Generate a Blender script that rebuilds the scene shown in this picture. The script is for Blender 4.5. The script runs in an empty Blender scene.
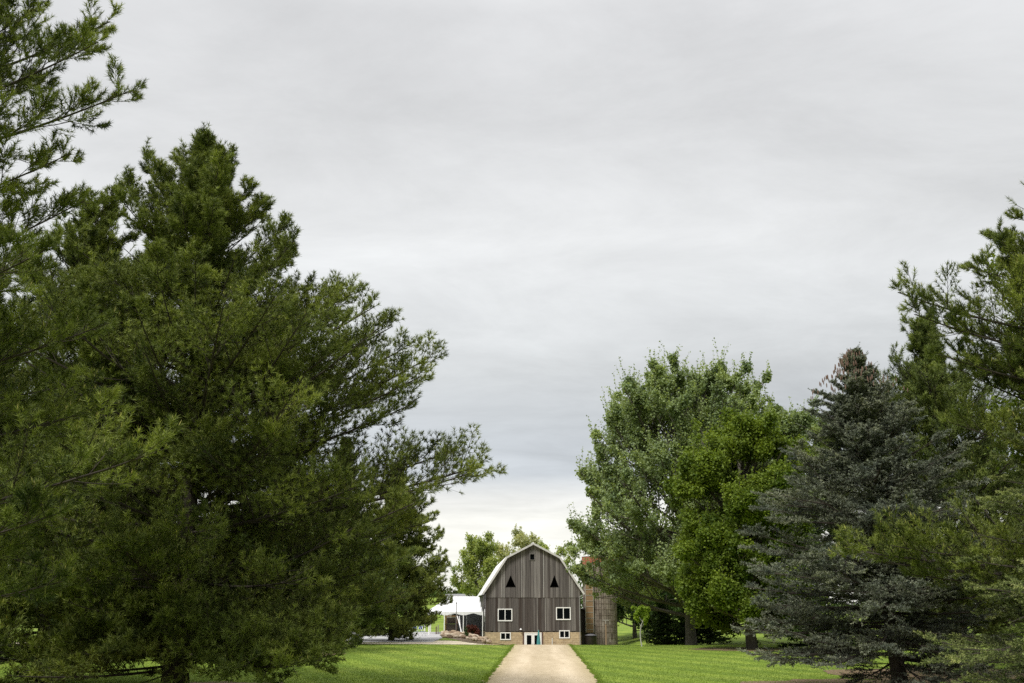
import bpy, bmesh, math, random
import numpy as np
from mathutils import Vector, Matrix

# ------------------------------------------------------------------ camera
SC = bpy.context.scene
COL = SC.collection
F = 996.0; PITCH = math.radians(15.19); EYE = 2.4
SP, CP = math.sin(PITCH), math.cos(PITCH)
cam = bpy.data.cameras.new('camera'); co = bpy.data.objects.new('camera', cam); COL.objects.link(co)
cam.sensor_width = 36.0; cam.lens = F/1024*36.0; cam.clip_start = 0.1; cam.clip_end = 5000
co.location = (0, 0, EYE); co.rotation_euler = (math.pi/2+PITCH, 0, 0)
SC.camera = co

# ------------------------------------------------------------------ sky and sun
SUN_EL, SUN_AZ = math.radians(52), math.radians(215)       # azimuth from +Y clockwise: behind the camera, to the left
world = bpy.data.worlds.new('World'); SC.world = world; world.use_nodes = True
def build_world():
    nt = world.node_tree; N = nt.nodes; L = nt.links
    for n in list(N): N.remove(n)
    def nd(t, **kw):
        n = N.new(t)
        for k, v in kw.items(): setattr(n, k, v)
        return n
    def math_(op, a, b=None, clamp=False):
        n = nd('ShaderNodeMath', operation=op, use_clamp=clamp)
        for i, v in enumerate((a, b)):
            if v is None: continue
            if isinstance(v, (int, float)): n.inputs[i].default_value = v
            else: L.new(v, n.inputs[i])
        return n.outputs[0]
    out = nd('ShaderNodeOutputWorld'); bg = nd('ShaderNodeBackground'); bg.inputs[1].default_value = 0.1
    L.new(bg.outputs[0], out.inputs[0])
    sky = nd('ShaderNodeTexSky', sky_type='NISHITA', sun_disc=False)
    sky.sun_elevation = SUN_EL; sky.sun_rotation = SUN_AZ
    tc = nd('ShaderNodeTexCoord'); sep = nd('ShaderNodeSeparateXYZ'); L.new(tc.outputs['Generated'], sep.inputs[0])
    z = math_('MAXIMUM', sep.outputs[2], 0.0)
    d = math_('ADD', z, 0.11)
    cx = math_('DIVIDE', sep.outputs[0], d); cy = math_('DIVIDE', sep.outputs[1], d)
    cmb = nd('ShaderNodeCombineXYZ'); L.new(cx, cmb.inputs[0]); L.new(cy, cmb.inputs[1])
    def noise(scale, detail, rough, loc, sx=1.0, dist=0.0):
        m = nd('ShaderNodeMapping'); m.inputs['Location'].default_value = loc; m.inputs['Scale'].default_value = (sx, 1, 1)
        m.inputs['Rotation'].default_value = (0, 0, math.radians(12))
        L.new(cmb.outputs[0], m.inputs[0])
        n = nd('ShaderNodeTexNoise'); n.inputs['Scale'].default_value = scale; n.inputs['Detail'].default_value = detail
        n.inputs['Roughness'].default_value = rough; n.inputs['Distortion'].default_value = dist
        L.new(m.outputs[0], n.inputs['Vector']); return n.outputs['Fac']
    n1 = noise(0.75, 4, 0.5, (3.1, 1.7, 0), 0.45, 0.3)
    n2 = noise(2.3, 9, 0.66, (7.3, 2.2, 0), 0.75, 0.35)
    mixn = math_('ADD', math_('MULTIPLY', n1, 0.60), math_('MULTIPLY', n2, 0.40))
    # base brightness of the cloud deck by elevation
    er = nd('ShaderNodeValToRGB'); L.new(z, er.inputs[0]); cr = er.color_ramp
    stops = [(0.0, (1.0, .99, .90)), (0.085, (1.08, 1.07, 1.0)), (0.108, (.94, .94, .91)), (0.132, (.63, .668, .705)),
             (0.165, (.62, .654, .685)), (0.235, (.745, .768, .775)), (0.36, (.84, .852, .855)), (0.55, (.78, .787, .797)),
             (0.72, (1.15, 1.15, 1.15)), (1.0, (1.9, 1.88, 1.85))]
    while len(cr.elements) < len(stops): cr.elements.new(0.5)
    for e, (p, c) in zip(cr.elements, stops): e.position = p; e.color = (*c, 1)
    mr = nd('ShaderNodeMapRange'); L.new(mixn, mr.inputs[0])
    mr.inputs[1].default_value = 0.34; mr.inputs[2].default_value = 0.68
    mr.inputs[3].default_value = 0.80; mr.inputs[4].default_value = 1.20
    sc = nd('ShaderNodeVectorMath', operation='SCALE'); L.new(er.outputs[0], sc.inputs[0])
    L.new(math_('MULTIPLY', mr.outputs[0], 10.0), sc.inputs['Scale'])
    # unseen low sky behind the camera, dimmed to cut front light on trees
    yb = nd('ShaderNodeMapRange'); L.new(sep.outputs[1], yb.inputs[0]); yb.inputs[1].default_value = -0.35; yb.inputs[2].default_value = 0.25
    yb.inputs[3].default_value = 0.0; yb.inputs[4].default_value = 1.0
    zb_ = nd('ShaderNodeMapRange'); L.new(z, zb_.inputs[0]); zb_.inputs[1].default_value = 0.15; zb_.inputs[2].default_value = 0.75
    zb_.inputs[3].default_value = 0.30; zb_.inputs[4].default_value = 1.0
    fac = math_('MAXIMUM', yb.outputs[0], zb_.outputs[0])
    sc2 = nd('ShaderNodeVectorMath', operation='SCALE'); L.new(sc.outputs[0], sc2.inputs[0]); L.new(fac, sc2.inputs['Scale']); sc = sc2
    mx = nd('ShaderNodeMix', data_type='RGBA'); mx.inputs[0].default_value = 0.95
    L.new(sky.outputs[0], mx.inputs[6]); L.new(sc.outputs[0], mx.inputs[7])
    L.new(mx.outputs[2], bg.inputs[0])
build_world()
sun = bpy.data.lights.new('sun', 'SUN'); so = bpy.data.objects.new('sun', sun); COL.objects.link(so)
sun.energy = 3.5; sun.angle = math.radians(14); sun.color = (1, .96, .9)
sd = Vector((math.sin(SUN_AZ)*math.cos(SUN_EL), math.cos(SUN_AZ)*math.cos(SUN_EL), math.sin(SUN_EL)))
so.rotation_euler = sd.to_track_quat('Z', 'Y').to_euler(); so.location = (-20, -20, 60)
vs = SC.view_settings
vs.view_transform = 'Standard'; vs.look = 'None'; vs.exposure = 0.0; vs.gamma = 1.0; vs.use_curve_mapping = False
SC.render.engine = 'CYCLES'
cy_ = SC.cycles
cy_.max_bounces = 6; cy_.diffuse_bounces = 2; cy_.glossy_bounces = 2; cy_.transmission_bounces = 4; cy_.transparent_max_bounces = 4
cy_.use_denoising = False
cy_.caustics_reflective = False; cy_.caustics_refractive = False

# ------------------------------------------------------------------ helpers
def at(px, py, Y):
    """world point on the ray of photograph pixel (px, py) at forward distance Y"""
    u = (px-512)/F; v = (341.5-py)/F; dy = CP-v*SP
    return Vector((u/dy*Y, Y, EYE+(SP+v*CP)/dy*Y))
def tag(o, label=None, cat=None, group=None, kind=None):
    if label: o['label'] = label
    if cat: o['category'] = cat
    if group: o['group'] = group
    if kind: o['kind'] = kind
    return o
def empty(name, loc, rz=0.0):
    o = bpy.data.objects.new(name, None); COL.objects.link(o); o.location = loc; o.rotation_euler = (0, 0, rz); return o
def copy_tree(o, parent=None):
    c = o.copy(); COL.objects.link(c); c.parent = parent
    for ch in [x for x in COL.objects if x.parent == o]: copy_tree(ch, c)
    return c
def sm(a, b, x):
    t = np.clip((np.asarray(x, float)-a)/(b-a), 0, 1); return t*t*(3-2*t)

def new_mat(name):
    m = bpy.data.materials.new(name); m.use_nodes = True
    nt = m.node_tree
    for n in list(nt.nodes): nt.nodes.remove(n)
    out = nt.nodes.new('ShaderNodeOutputMaterial'); return m, nt, out
def ramp(nt, fac, stops, interp='LINEAR'):
    r = nt.nodes.new('ShaderNodeValToRGB'); cr = r.color_ramp; cr.interpolation = interp
    while len(cr.elements) < len(stops): cr.elements.new(0.5)
    for e, (p, c) in zip(cr.elements, stops): e.position = p; e.color = (*c, 1)
    nt.links.new(fac, r.inputs[0]); return r.outputs[0]
def tex_noise(nt, scale, detail=4, rough=0.55, vec=None, mscale=None, dist=0.0):
    n = nt.nodes.new('ShaderNodeTexNoise'); n.inputs['Scale'].default_value = scale
    n.inputs['Detail'].default_value = detail; n.inputs['Roughness'].default_value = rough; n.inputs['Distortion'].default_value = dist
    if vec is None:
        tc = nt.nodes.new('ShaderNodeTexCoord'); vec = tc.outputs['Object']
    if mscale:
        m = nt.nodes.new('ShaderNodeMapping'); m.inputs['Scale'].default_value = mscale; nt.links.new(vec, m.inputs[0]); vec = m.outputs[0]
    nt.links.new(vec, n.inputs['Vector']); return n.outputs['Fac']
def mixc(nt, fac, a, b, mode='MIX'):
    m = nt.nodes.new('ShaderNodeMix'); m.data_type = 'RGBA'; m.blend_type = mode
    for i, v in ((0, fac), (6, a), (7, b)):
        if isinstance(v, (int, float)): m.inputs[i].default_value = v
        elif isinstance(v, tuple): m.inputs[i].default_value = (*v, 1)
        else: nt.links.new(v, m.inputs[i])
    return m.outputs[2]
def bump(nt, h, strength, dist=0.02):
    b = nt.nodes.new('ShaderNodeBump'); b.inputs['Strength'].default_value = strength; b.inputs['Distance'].default_value = dist
    nt.links.new(h, b.inputs['Height']); return b.outputs[0]
def simple(name, c1, c2=None, scale=8, rough=0.8, metal=0, mscale=None, bmp=0.0, detail=4):
    m, nt, out = new_mat(name)
    p = nt.nodes.new('ShaderNodeBsdfPrincipled'); nt.links.new(p.outputs[0], out.inputs[0])
    p.inputs['Roughness'].default_value = rough; p.inputs['Metallic'].default_value = metal
    p.inputs['Specular IOR Level'].default_value = 0.3
    c2 = c2 or tuple(x*0.8 for x in c1)
    f = tex_noise(nt, scale, detail, 0.6, mscale=mscale)
    col = ramp(nt, f, [(0.3, c1), (0.7, c2)]); nt.links.new(col, p.inputs['Base Color'])
    if bmp: nt.links.new(bump(nt, f, bmp), p.inputs['Normal'])
    return m
def foliage_mat(name, dark, light, tip, trans=0.3, var=None):
    """tone attribute: 0..1 from dark to light leaf, 2 = fresh tip"""
    m, nt, out = new_mat(name); L = nt.links
    a = nt.nodes.new('ShaderNodeAttribute'); a.attribute_name = 'tone'
    h = nt.nodes.new('ShaderNodeMath'); h.operation = 'MULTIPLY'; h.inputs[1].default_value = 0.5; L.new(a.outputs['Fac'], h.inputs[0])
    mid = tuple((x+y)/2 for x, y in zip(dark, light))
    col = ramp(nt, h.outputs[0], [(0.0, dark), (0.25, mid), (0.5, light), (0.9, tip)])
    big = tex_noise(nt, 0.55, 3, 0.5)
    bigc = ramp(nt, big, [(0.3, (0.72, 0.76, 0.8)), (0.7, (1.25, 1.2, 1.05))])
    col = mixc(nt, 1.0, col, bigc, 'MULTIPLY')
    d = nt.nodes.new('ShaderNodeBsdfPrincipled'); L.new(col, d.inputs['Base Color']); d.inputs['Roughness'].default_value = 0.55
    d.inputs['Specular IOR Level'].default_value = 0.18
    t = nt.nodes.new('ShaderNodeBsdfTranslucent')
    tcol = mixc(nt, 1.0, col, (1.25, 1.2, 0.5), 'MULTIPLY'); L.new(tcol, t.inputs[0])
    mx = nt.nodes.new('ShaderNodeMixShader'); mx.inputs[0].default_value = trans
    L.new(d.outputs[0], mx.inputs[1]); L.new(t.outputs[0], mx.inputs[2]); L.new(mx.outputs[0], out.inputs[0])
    return m
def tone_mat(name, stops, rough=0.85, streak=None, nscale=3.0, bmp=0.3, namp=(0.7, 1.25)):
    """colour from the per-face tone attribute times fine noise (weathered boards, stones)"""
    m, nt, out = new_mat(name); L = nt.links
    p = nt.nodes.new('ShaderNodeBsdfPrincipled'); L.new(p.outputs[0], out.inputs[0]); p.inputs['Roughness'].default_value = rough
    p.inputs['Specular IOR Level'].default_value = 0.2
    a = nt.nodes.new('ShaderNodeAttribute'); a.attribute_name = 'tone'
    col = ramp(nt, a.outputs['Fac'], stops)
    f = tex_noise(nt, nscale, 6, 0.65, mscale=streak)
    c = ramp(nt, f, [(0.25, (namp[0],)*3), (0.75, (namp[1],)*3)])
    L.new(mixc(nt, 1.0, col, c, 'MULTIPLY'), p.inputs['Base Color'])
    if bmp: L.new(bump(nt, f, bmp), p.inputs['Normal'])
    return m

class MB:
    """collects polygons, then links them as ONE mesh object"""
    def __init__(s): s.v = []; s.f = []; s.t = []
    def poly(s, pts, tone=0.5):
        b = len(s.v); s.v += [tuple(p) for p in pts]; s.f.append(tuple(range(b, b+len(pts)))); s.t.append(tone)
    def prism(s, a, b, tone=0.5):
        """two matching outlines a, b joined into a solid"""
        n = len(a); k = len(s.v); s.v += [tuple(p) for p in a]+[tuple(p) for p in b]
        s.f.append(tuple(range(k+n-1, k-1, -1))); s.f.append(tuple(range(k+n, k+2*n)))
        for i in range(n): j = (i+1) % n; s.f.append((k+i, k+j, k+n+j, k+n+i))
        s.t += [tone]*(n+2)
    def box(s, x0, x1, y0, y1, z0, z1, tone=0.5):
        s.prism([(x0, y0, z0), (x1, y0, z0), (x1, y1, z0), (x0, y1, z0)], [(x0, y0, z1), (x1, y0, z1), (x1, y1, z1), (x0, y1, z1)], tone)
    def tube(s, p, q, r0, r1=None, n=8, tone=0.5):
        r1 = r0 if r1 is None else r1; p = Vector(p); q = Vector(q); d = (q-p).normalized()
        ref = Vector((0, 0, 1)) if abs(d.z) < .9 else Vector((1, 0, 0)); a = d.cross(ref).normalized(); b = d.cross(a)
        A = [p+(a*math.cos(t)+b*math.sin(t))*r0 for t in [2*math.pi*i/n for i in range(n)]]
        B = [q+(a*math.cos(t)+b*math.sin(t))*r1 for t in [2*math.pi*i/n for i in range(n)]]
        s.prism(A, B, tone)
    def lathe(s, prof, c=(0, 0, 0), n=24, tone=0.5, jit=0.0, rng=None):
        k = len(s.v)
        for r, z in prof:
            for i in range(n):
                t = 2*math.pi*i/n; s.v.append((c[0]+r*math.cos(t), c[1]+r*math.sin(t), c[2]+z))
        for j in range(len(prof)-1):
            for i in range(n):
                a = k+j*n+i; b = k+j*n+(i+1) % n; s.f.append((a, b, b+n, a+n)); s.t.append(tone if not callable(tone) else tone(j, i))
    def build(s, name, mat, parent=None, smooth=False):
        me = bpy.data.meshes.new(name); me.from_pydata(s.v, [], s.f); me.update()
        at_ = me.attributes.new('tone', 'FLOAT', 'FACE'); at_.data.foreach_set('value', np.array(s.t, np.float32))
        bm = bmesh.new(); bm.from_mesh(me); bmesh.ops.recalc_face_normals(bm, faces=bm.faces); bm.to_mesh(me); bm.free()
        if smooth: me.shade_smooth()
        me.materials.append(mat); o = bpy.data.objects.new(name, me); COL.objects.link(o); o.parent = parent; return o

def np_mesh(name, V, sizes, mat, parent, tone=None):
    """V (n,k,3): n loose polygons of k corners"""
    n, k, _ = V.shape
    me = bpy.data.meshes.new(name); me.vertices.add(n*k); me.vertices.foreach_set('co', V.reshape(-1).astype(np.float32))
    me.loops.add(n*k); me.loops.foreach_set('vertex_index', np.arange(n*k, dtype=np.int32))
    me.polygons.add(n); me.polygons.foreach_set('loop_start', np.arange(0, n*k, k, dtype=np.int32))
    if tone is not None:
        a = me.attributes.new('tone', 'FLOAT', 'FACE'); a.data.foreach_set('value', tone.astype(np.float32))
    me.update(calc_edges=True)
    me.materials.append(mat); o = bpy.data.objects.new(name, me); COL.objects.link(o); o.parent = parent; return o

# ------------------------------------------------------------------ terrain
def gz(x, y):
    x = np.asarray(x, float); y = np.asarray(y, float)
    base = 0.75*(1-sm(0, 26, y)) + 0.1*sm(40, 68, y)
    dip = sm(-6.5, -2.6, x)*(1-sm(11.5, 20, x))
    s0 = 84-11*sm(-6, -1, x)
    d = sm(s0, s0+30, y)*(1-sm(122, 150, y))
    z = base - 1.5*dip*d - 0.78*np.exp(-((x-2.2)/4.2)**2)*sm(84, 107, y)*(1-sm(120, 140, y))
    z = z + (3+6*(1-sm(-12, 10, x)))*sm(160, 380, y) + 0.35*sm(35, 80, np.abs(x))*sm(30, 120, y)
    z = z + 0.03*np.sin(x*.23+1)*np.sin(y*.17)*sm(20, 40, y)
    return z
def gp(x, y, dz=0.0): return Vector((x, y, float(gz(x, y))+dz))

def axis(segs):
    out = []
    for a, b, st in segs: out += list(np.arange(a, b, st))
    return np.array(out+[segs[-1][1]])
def sheet(name, xs, ys, mat, dz=0.0):
    X, Y = np.meshgrid(xs, ys); Z = gz(X, Y)+dz
    V = np.stack([X, Y, Z], -1).reshape(-1, 3); nx = len(xs); ny = len(ys)
    idx = np.arange(nx*ny).reshape(ny, nx)
    Fq = np.stack([idx[:-1, :-1], idx[:-1, 1:], idx[1:, 1:], idx[1:, :-1]], -1).reshape(-1, 4)
    me = bpy.data.meshes.new(name); me.from_pydata(V.tolist(), [], Fq.tolist()); me.update(); me.shade_smooth()
    me.materials.append(mat); o = bpy.data.objects.new(name, me); COL.objects.link(o); o['kind'] = 'structure'; return o

def lawn_mat():
    m, nt, out = new_mat('lawn'); L = nt.links
    p = nt.nodes.new('ShaderNodeBsdfPrincipled'); L.new(p.outputs[0], out.inputs[0]); p.inputs['Roughness'].default_value = 0.9
    p.inputs['Specular IOR Level'].default_value = 0.1
    tc = nt.nodes.new('ShaderNodeTexCoord'); v = tc.outputs['Object']
    n1 = tex_noise(nt, 0.22, 5, 0.6, v); n2 = tex_noise(nt, 9.0, 5, 0.7, v, (1, .5, 1)); n3 = tex_noise(nt, 1.3, 4, 0.6, v)
    col = ramp(nt, n1, [(0.3, (.135, .205, .030)), (0.5, (.175, .25, .040)), (0.72, (.235, .295, .060))])
    w = nt.nodes.new('ShaderNodeTexWave'); w.inputs['Scale'].default_value = 0.14; w.inputs['Distortion'].default_value = 1.1
    w.inputs['Detail'].default_value = 2; w.inputs['Detail Scale'].default_value = 0.4
    mp = nt.nodes.new('ShaderNodeMapping'); mp.inputs['Rotation'].default_value = (0, 0, math.radians(-20)); L.new(v, mp.inputs[0]); L.new(mp.outputs[0], w.inputs[0])
    ws = ramp(nt, w.outputs['Fac'], [(0.3, (.83, .86, .86)), (0.7, (1.13, 1.10, 1.07))])
    col = mixc(nt, 1.0, col, ws, 'MULTIPLY')
    g = ramp(nt, n2, [(0.3, (.78, .8, .78)), (0.72, (1.2, 1.18, 1.15))]); col = mixc(nt, 0.6, col, g, 'MULTIPLY')
    g3 = ramp(nt, n3, [(0.35, (.86, .9, .9)), (0.7, (1.16, 1.1, 1.1))]); col = mixc(nt, 1.0, col, g3, 'MULTIPLY')
    L.new(col, p.inputs['Base Color']); L.new(bump(nt, n2, 0.8, 0.06), p.inputs['Normal'])
    return m
M_lawn = lawn_mat()
def gravel_mat(name, c1, c2, c3, tracks=False):
    m, nt, out = new_mat(name); L = nt.links
    p = nt.nodes.new('ShaderNodeBsdfPrincipled'); L.new(p.outputs[0], out.inputs[0]); p.inputs['Roughness'].default_value = 0.95
    p.inputs['Specular IOR Level'].default_value = 0.1
    tc = nt.nodes.new('ShaderNodeTexCoord'); v = tc.outputs['Object']
    n1 = tex_noise(nt, 14, 6, 0.75, v); n2 = tex_noise(nt, 0.9, 5, 0.6, v, (1.6, .12, 1)); n3 = tex_noise(nt, 1.4, 4, 0.6, v)
    col = ramp(nt, n1, [(0.28, c1), (0.5, c2), (0.74, c3)])
    col = mixc(nt, 1.0, col, ramp(nt, n2, [(0.35, (.90, .89, .87)), (0.65, (1.08, 1.09, 1.11))]), 'MULTIPLY')
    col = mixc(nt, 1.0, col, ramp(nt, n3, [(0.3, (.9, .89, .86)), (0.7, (1.08, 1.08, 1.08))]), 'MULTIPLY')
    if tracks:      # two packed wheel tracks, loose gravel and a little green between and beside them
        sp = nt.nodes.new('ShaderNodeSeparateXYZ'); L.new(v, sp.inputs[0])
        def mt(op, a, b):
            n = nt.nodes.new('ShaderNodeMath'); n.operation = op
            for i, q in enumerate((a, b)):
                if isinstance(q, (int, float)): n.inputs[i].default_value = q
                elif q is not None: L.new(q, n.inputs[i])
            return n.outputs[0]
        wob = mt('MULTIPLY', mt('SUBTRACT', n3, .5), .5)
        u = mt('ABSOLUTE', mt('ADD', mt('SUBTRACT', sp.outputs[0], mt('MULTIPLY', sp.outputs[1], .0287)), wob), None)
        tr = ramp(nt, mt('MULTIPLY', u, .4), [(0.0, (.90, .89, .86)), (.17, (.94, .93, .91)), (.30, (1.08, 1.08, 1.09)), (.44, (1.07, 1.07, 1.08)), (.60, (.93, .92, .88)), (.78, (.80, .80, .68)), (1, (.95, .95, .93))])
        col = mixc(nt, 1.0, col, tr, 'MULTIPLY')
    L.new(col, p.inputs['Base Color']); L.new(bump(nt, n1, 0.7, 0.03), p.inputs['Normal'])
    return m
M_gravel = gravel_mat('gravel', (.39, .32, .22), (.50, .42, .30), (.61, .53, .40), True)
M_pathgr = gravel_mat('path gravel', (.40, .35, .26), (.55, .49, .38), (.66, .60, .48))
M_conc = simple('patio concrete', (.40, .40, .40), (.33, .33, .335), 1.2, 0.9)
M_mulch = simple('mulch', (.13, .085, .05), (.22, .15, .10), 12, 0.95, bmp=0.5)

sheet('lawn', axis([(-900, -100, 40), (-100, -20, 4), (-20, 26, 0.5), (26, 100, 4), (100, 900, 40)]),
      axis([(-60, 0, 4), (0, 64, 1), (64, 128, 0.5), (128, 400, 4), (400, 1600, 60)]), M_lawn)

def ribbon(name, ts, left, right, mat, dz, kind='structure', cross=9, swap=False):
    """draped strip: left(t), right(t) are the edges across the axis"""
    rng = np.random.default_rng(5); V = []; k = cross
    for t in ts:
        a = left(t)+rng.normal(0, .08); b = right(t)+rng.normal(0, .08)
        for i in range(k):
            q = a+(b-a)*i/(k-1); x, y = (t, q) if swap else (q, t)
            V.append((x, y, float(gz(x, y))+dz))
    n = len(ts)
    Fq = [(r*k+i, r*k+i+1, (r+1)*k+i+1, (r+1)*k+i) for r in range(n-1) for i in range(k-1)]
    me = bpy.data.meshes.new(name); me.from_pydata(V, [], Fq); me.update(); me.shade_smooth(); me.materials.append(mat)
    o = bpy.data.objects.new(name, me); COL.objects.link(o); o['kind'] = kind; return o
def dl(y): return .0287*y-1.98+0.04*math.sin(y*.31) - 3.2*float(sm(74, 84, y))*(1-0.45*float(sm(88, 104, y)))
def dr(y): return .0287*y+2.0+0.04*math.sin(y*.27+2) + 3.4*float(sm(76, 100, y))
ribbon('drive', np.arange(-10, 111.6, 0.3), dl, dr, M_gravel, 0.02)
ribbon('path', np.arange(-40, 1.0, 0.3), lambda x: 77.2-2.2*float(sm(-9, 0, x)), lambda x: 81.5+5*float(sm(-9, -6.5, x)), M_pathgr, 0.014, cross=5, swap=True)
ribbon('patio', np.arange(82.5, 124, 0.5), lambda y: -38, lambda y: -6.3, M_conc, 0.024, cross=13)

def disc(name, c, r, mat, dz, seed=0):
    rng = random.Random(seed); n = 40; V = [gp(c[0], c[1], dz)]; Fq = []
    rings = [0.35, 0.7, 1.0]
    jit = [1+rng.uniform(-.09, .09) for _ in range(n)]
    for q in rings:
        for i in range(n):
            a = 2*math.pi*i/n; rr = r*q*(jit[i] if q == 1 else 1); V.append(gp(c[0]+rr*math.cos(a), c[1]+rr*math.sin(a), dz))
    for i in range(n):
        j = (i+1) % n; Fq.append((0, 1+i, 1+j))
        for k in range(2): Fq.append((1+k*n+i, 1+(k+1)*n+i, 1+(k+1)*n+j, 1+k*n+j))
    me = bpy.data.meshes.new(name); me.from_pydata([tuple(v) for v in V], [], Fq); me.update(); me.materials.append(mat)
    o = bpy.data.objects.new(name, me); COL.objects.link(o); o['kind'] = 'structure'; return o

# ------------------------------------------------------------------ tree generators
Z3 = np.array([0., 0., 1.])
def nrm(v): return v/np.maximum(np.linalg.norm(v, axis=-1, keepdims=True), 1e-9)
def cpts(P, D, L, c, S):
    s = np.linspace(0, 1, S); return P[:, None]+L[:, None, None]*(s[None, :, None]*D[:, None]+(c[:, None]*s[None]**2)[..., None]*Z3)
def kids(P, D, L, c, n, smin, smax, ang, lfun, up, rng, planar=0.0, jl=(0.7, 1.15), jd=0.14, spow=1.0):
    """n side shoots for each of the given curved shoots"""
    N = len(P)
    s = smin+(smax-smin)*((np.arange(n)[None]+rng.random((N, n)))/n)**spow
    side = np.where((np.arange(n)[None]+rng.integers(0, 2, (N, 1))) % 2 == 0, 1., -1.)
    T = nrm(D[:, None]+2*(c[:, None]*s)[..., None]*Z3); Q = P[:, None]+L[:, None, None]*(s[..., None]*D[:, None]+(c[:, None]*s**2)[..., None]*Z3)
    W = np.cross(np.broadcast_to(Z3, T.shape)+1e-3, T); W = nrm(W); U = np.cross(T, W)
    phi = rng.uniform(-planar, planar, (N, n))*math.pi
    lat = (np.cos(phi)*side)[..., None]*W+np.sin(phi)[..., None]*U
    a = ang*rng.uniform(.8, 1.2, (N, n))
    Dk = nrm(np.cos(a)[..., None]*T+np.sin(a)[..., None]*lat+rng.normal(0, jd, (N, n, 3))+up*Z3)
    Lk = L[:, None]*lfun(s)*rng.uniform(jl[0], jl[1], (N, n))
    par = np.repeat(np.arange(N), n)
    return Q.reshape(-1, 3), Dk.reshape(-1, 3), Lk.reshape(-1), s.reshape(-1), par
def tubes(pts, r, k):
    """pts (N,S,3), r (N,S) -> loose quads (M,4,3)"""
    T = np.gradient(pts, axis=1); T = nrm(T); ref = np.where(np.abs(T[..., 2:3]) > .93, np.array([1., 0, 0]), Z3)
    A = nrm(np.cross(T, ref)); B = np.cross(T, A); th = np.arange(k)*2*math.pi/k
    R = pts[:, :, None]+r[:, :, None, None]*(np.cos(th)[None, None, :, None]*A[:, :, None]+np.sin(th)[None, None, :, None]*B[:, :, None])
    R2 = np.roll(R, -1, axis=2)
    return np.stack([R[:, :-1], R2[:, :-1], R2[:, 1:], R[:, 1:]], axis=-2).reshape(-1, 4, 3)
def spikes(Q, D, n, length, width, spread, rng, along=0.0, droop=0.0):
    """n thin triangles around each point, leaning along D"""
    N = len(Q); rv = nrm(rng.normal(size=(N, n, 3)))
    d = nrm(D[:, None]*spread+rv-droop*Z3)
    l = length*rng.uniform(.7, 1.2, (N, n, 1)); w = nrm(np.cross(d, rng.normal(size=(N, n, 3))))*width
    b = Q[:, None]+D[:, None]*(rng.uniform(-along, along, (N, n, 1)))
    return np.stack([b-w*.5, b+w*.5, b+d*l], axis=-2).reshape(-1, 3, 3)
def leaves(Q, n, size, rng, spread=0.15, flat=0.6):
    N = len(Q); c = Q[:, None]+rng.normal(0, spread, (N, n, 3))
    nor = nrm(rng.normal(size=(N, n, 3))+np.array([0, 0, flat])); a = nrm(np.cross(nor, rng.normal(size=(N, n, 3)))); b = np.cross(nor, a)
    s = size*rng.uniform(.6, 1.25, (N, n, 1))
    return np.stack([c-a*s*.5, c+b*s*.42+nor*s*.12, c+a*s*.5, c-b*s*.42+nor*s*.12], axis=-2).reshape(-1, 4, 3)

def hollow(P, rng, wl, seed):
    """smooth random field -1..1 that leaves real hollows between the leafy boughs"""
    r = np.random.default_rng(seed); f = np.zeros(len(P))
    for _ in range(6):
        k = nrm(r.normal(size=3)*np.array([1, 1, 1.9]))*2*math.pi/(wl*r.uniform(.7, 1.5)); f += np.sin(P@k+r.uniform(0, 6.28))
    return f/2.2
def trunk_mesh(base, top, r0, r1, bendx, bendy, S=24, k=10, rng=None, flare=1.2):
    s = np.linspace(0, 1, S); base = np.array(base); top = np.array(top)
    p = base+(top-base)*s[:, None]; p[:, 0] += bendx*np.sin(s*math.pi); p[:, 1] += bendy*np.sin(s*math.pi*1.3)
    r = r0+(r1-r0)*s; r = r*(1+(flare-1)*np.exp(-s*len(s)*1.1))
    return p, r
def at_h(tp, h):
    z = tp[:, 2]; return np.stack([np.interp(h, z, tp[:, 0]), np.interp(h, z, tp[:, 1]), h], -1)

M_bark = simple('pine bark', (.035, .029, .025), (.075, .062, .052), 3, 0.95, mscale=(3, 3, .6), bmp=0.6)
M_bark2 = simple('grey maple bark', (.09, .08, .068), (.16, .145, .125), 3, 0.95, mscale=(3, 3, .5), bmp=0.6)

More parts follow.
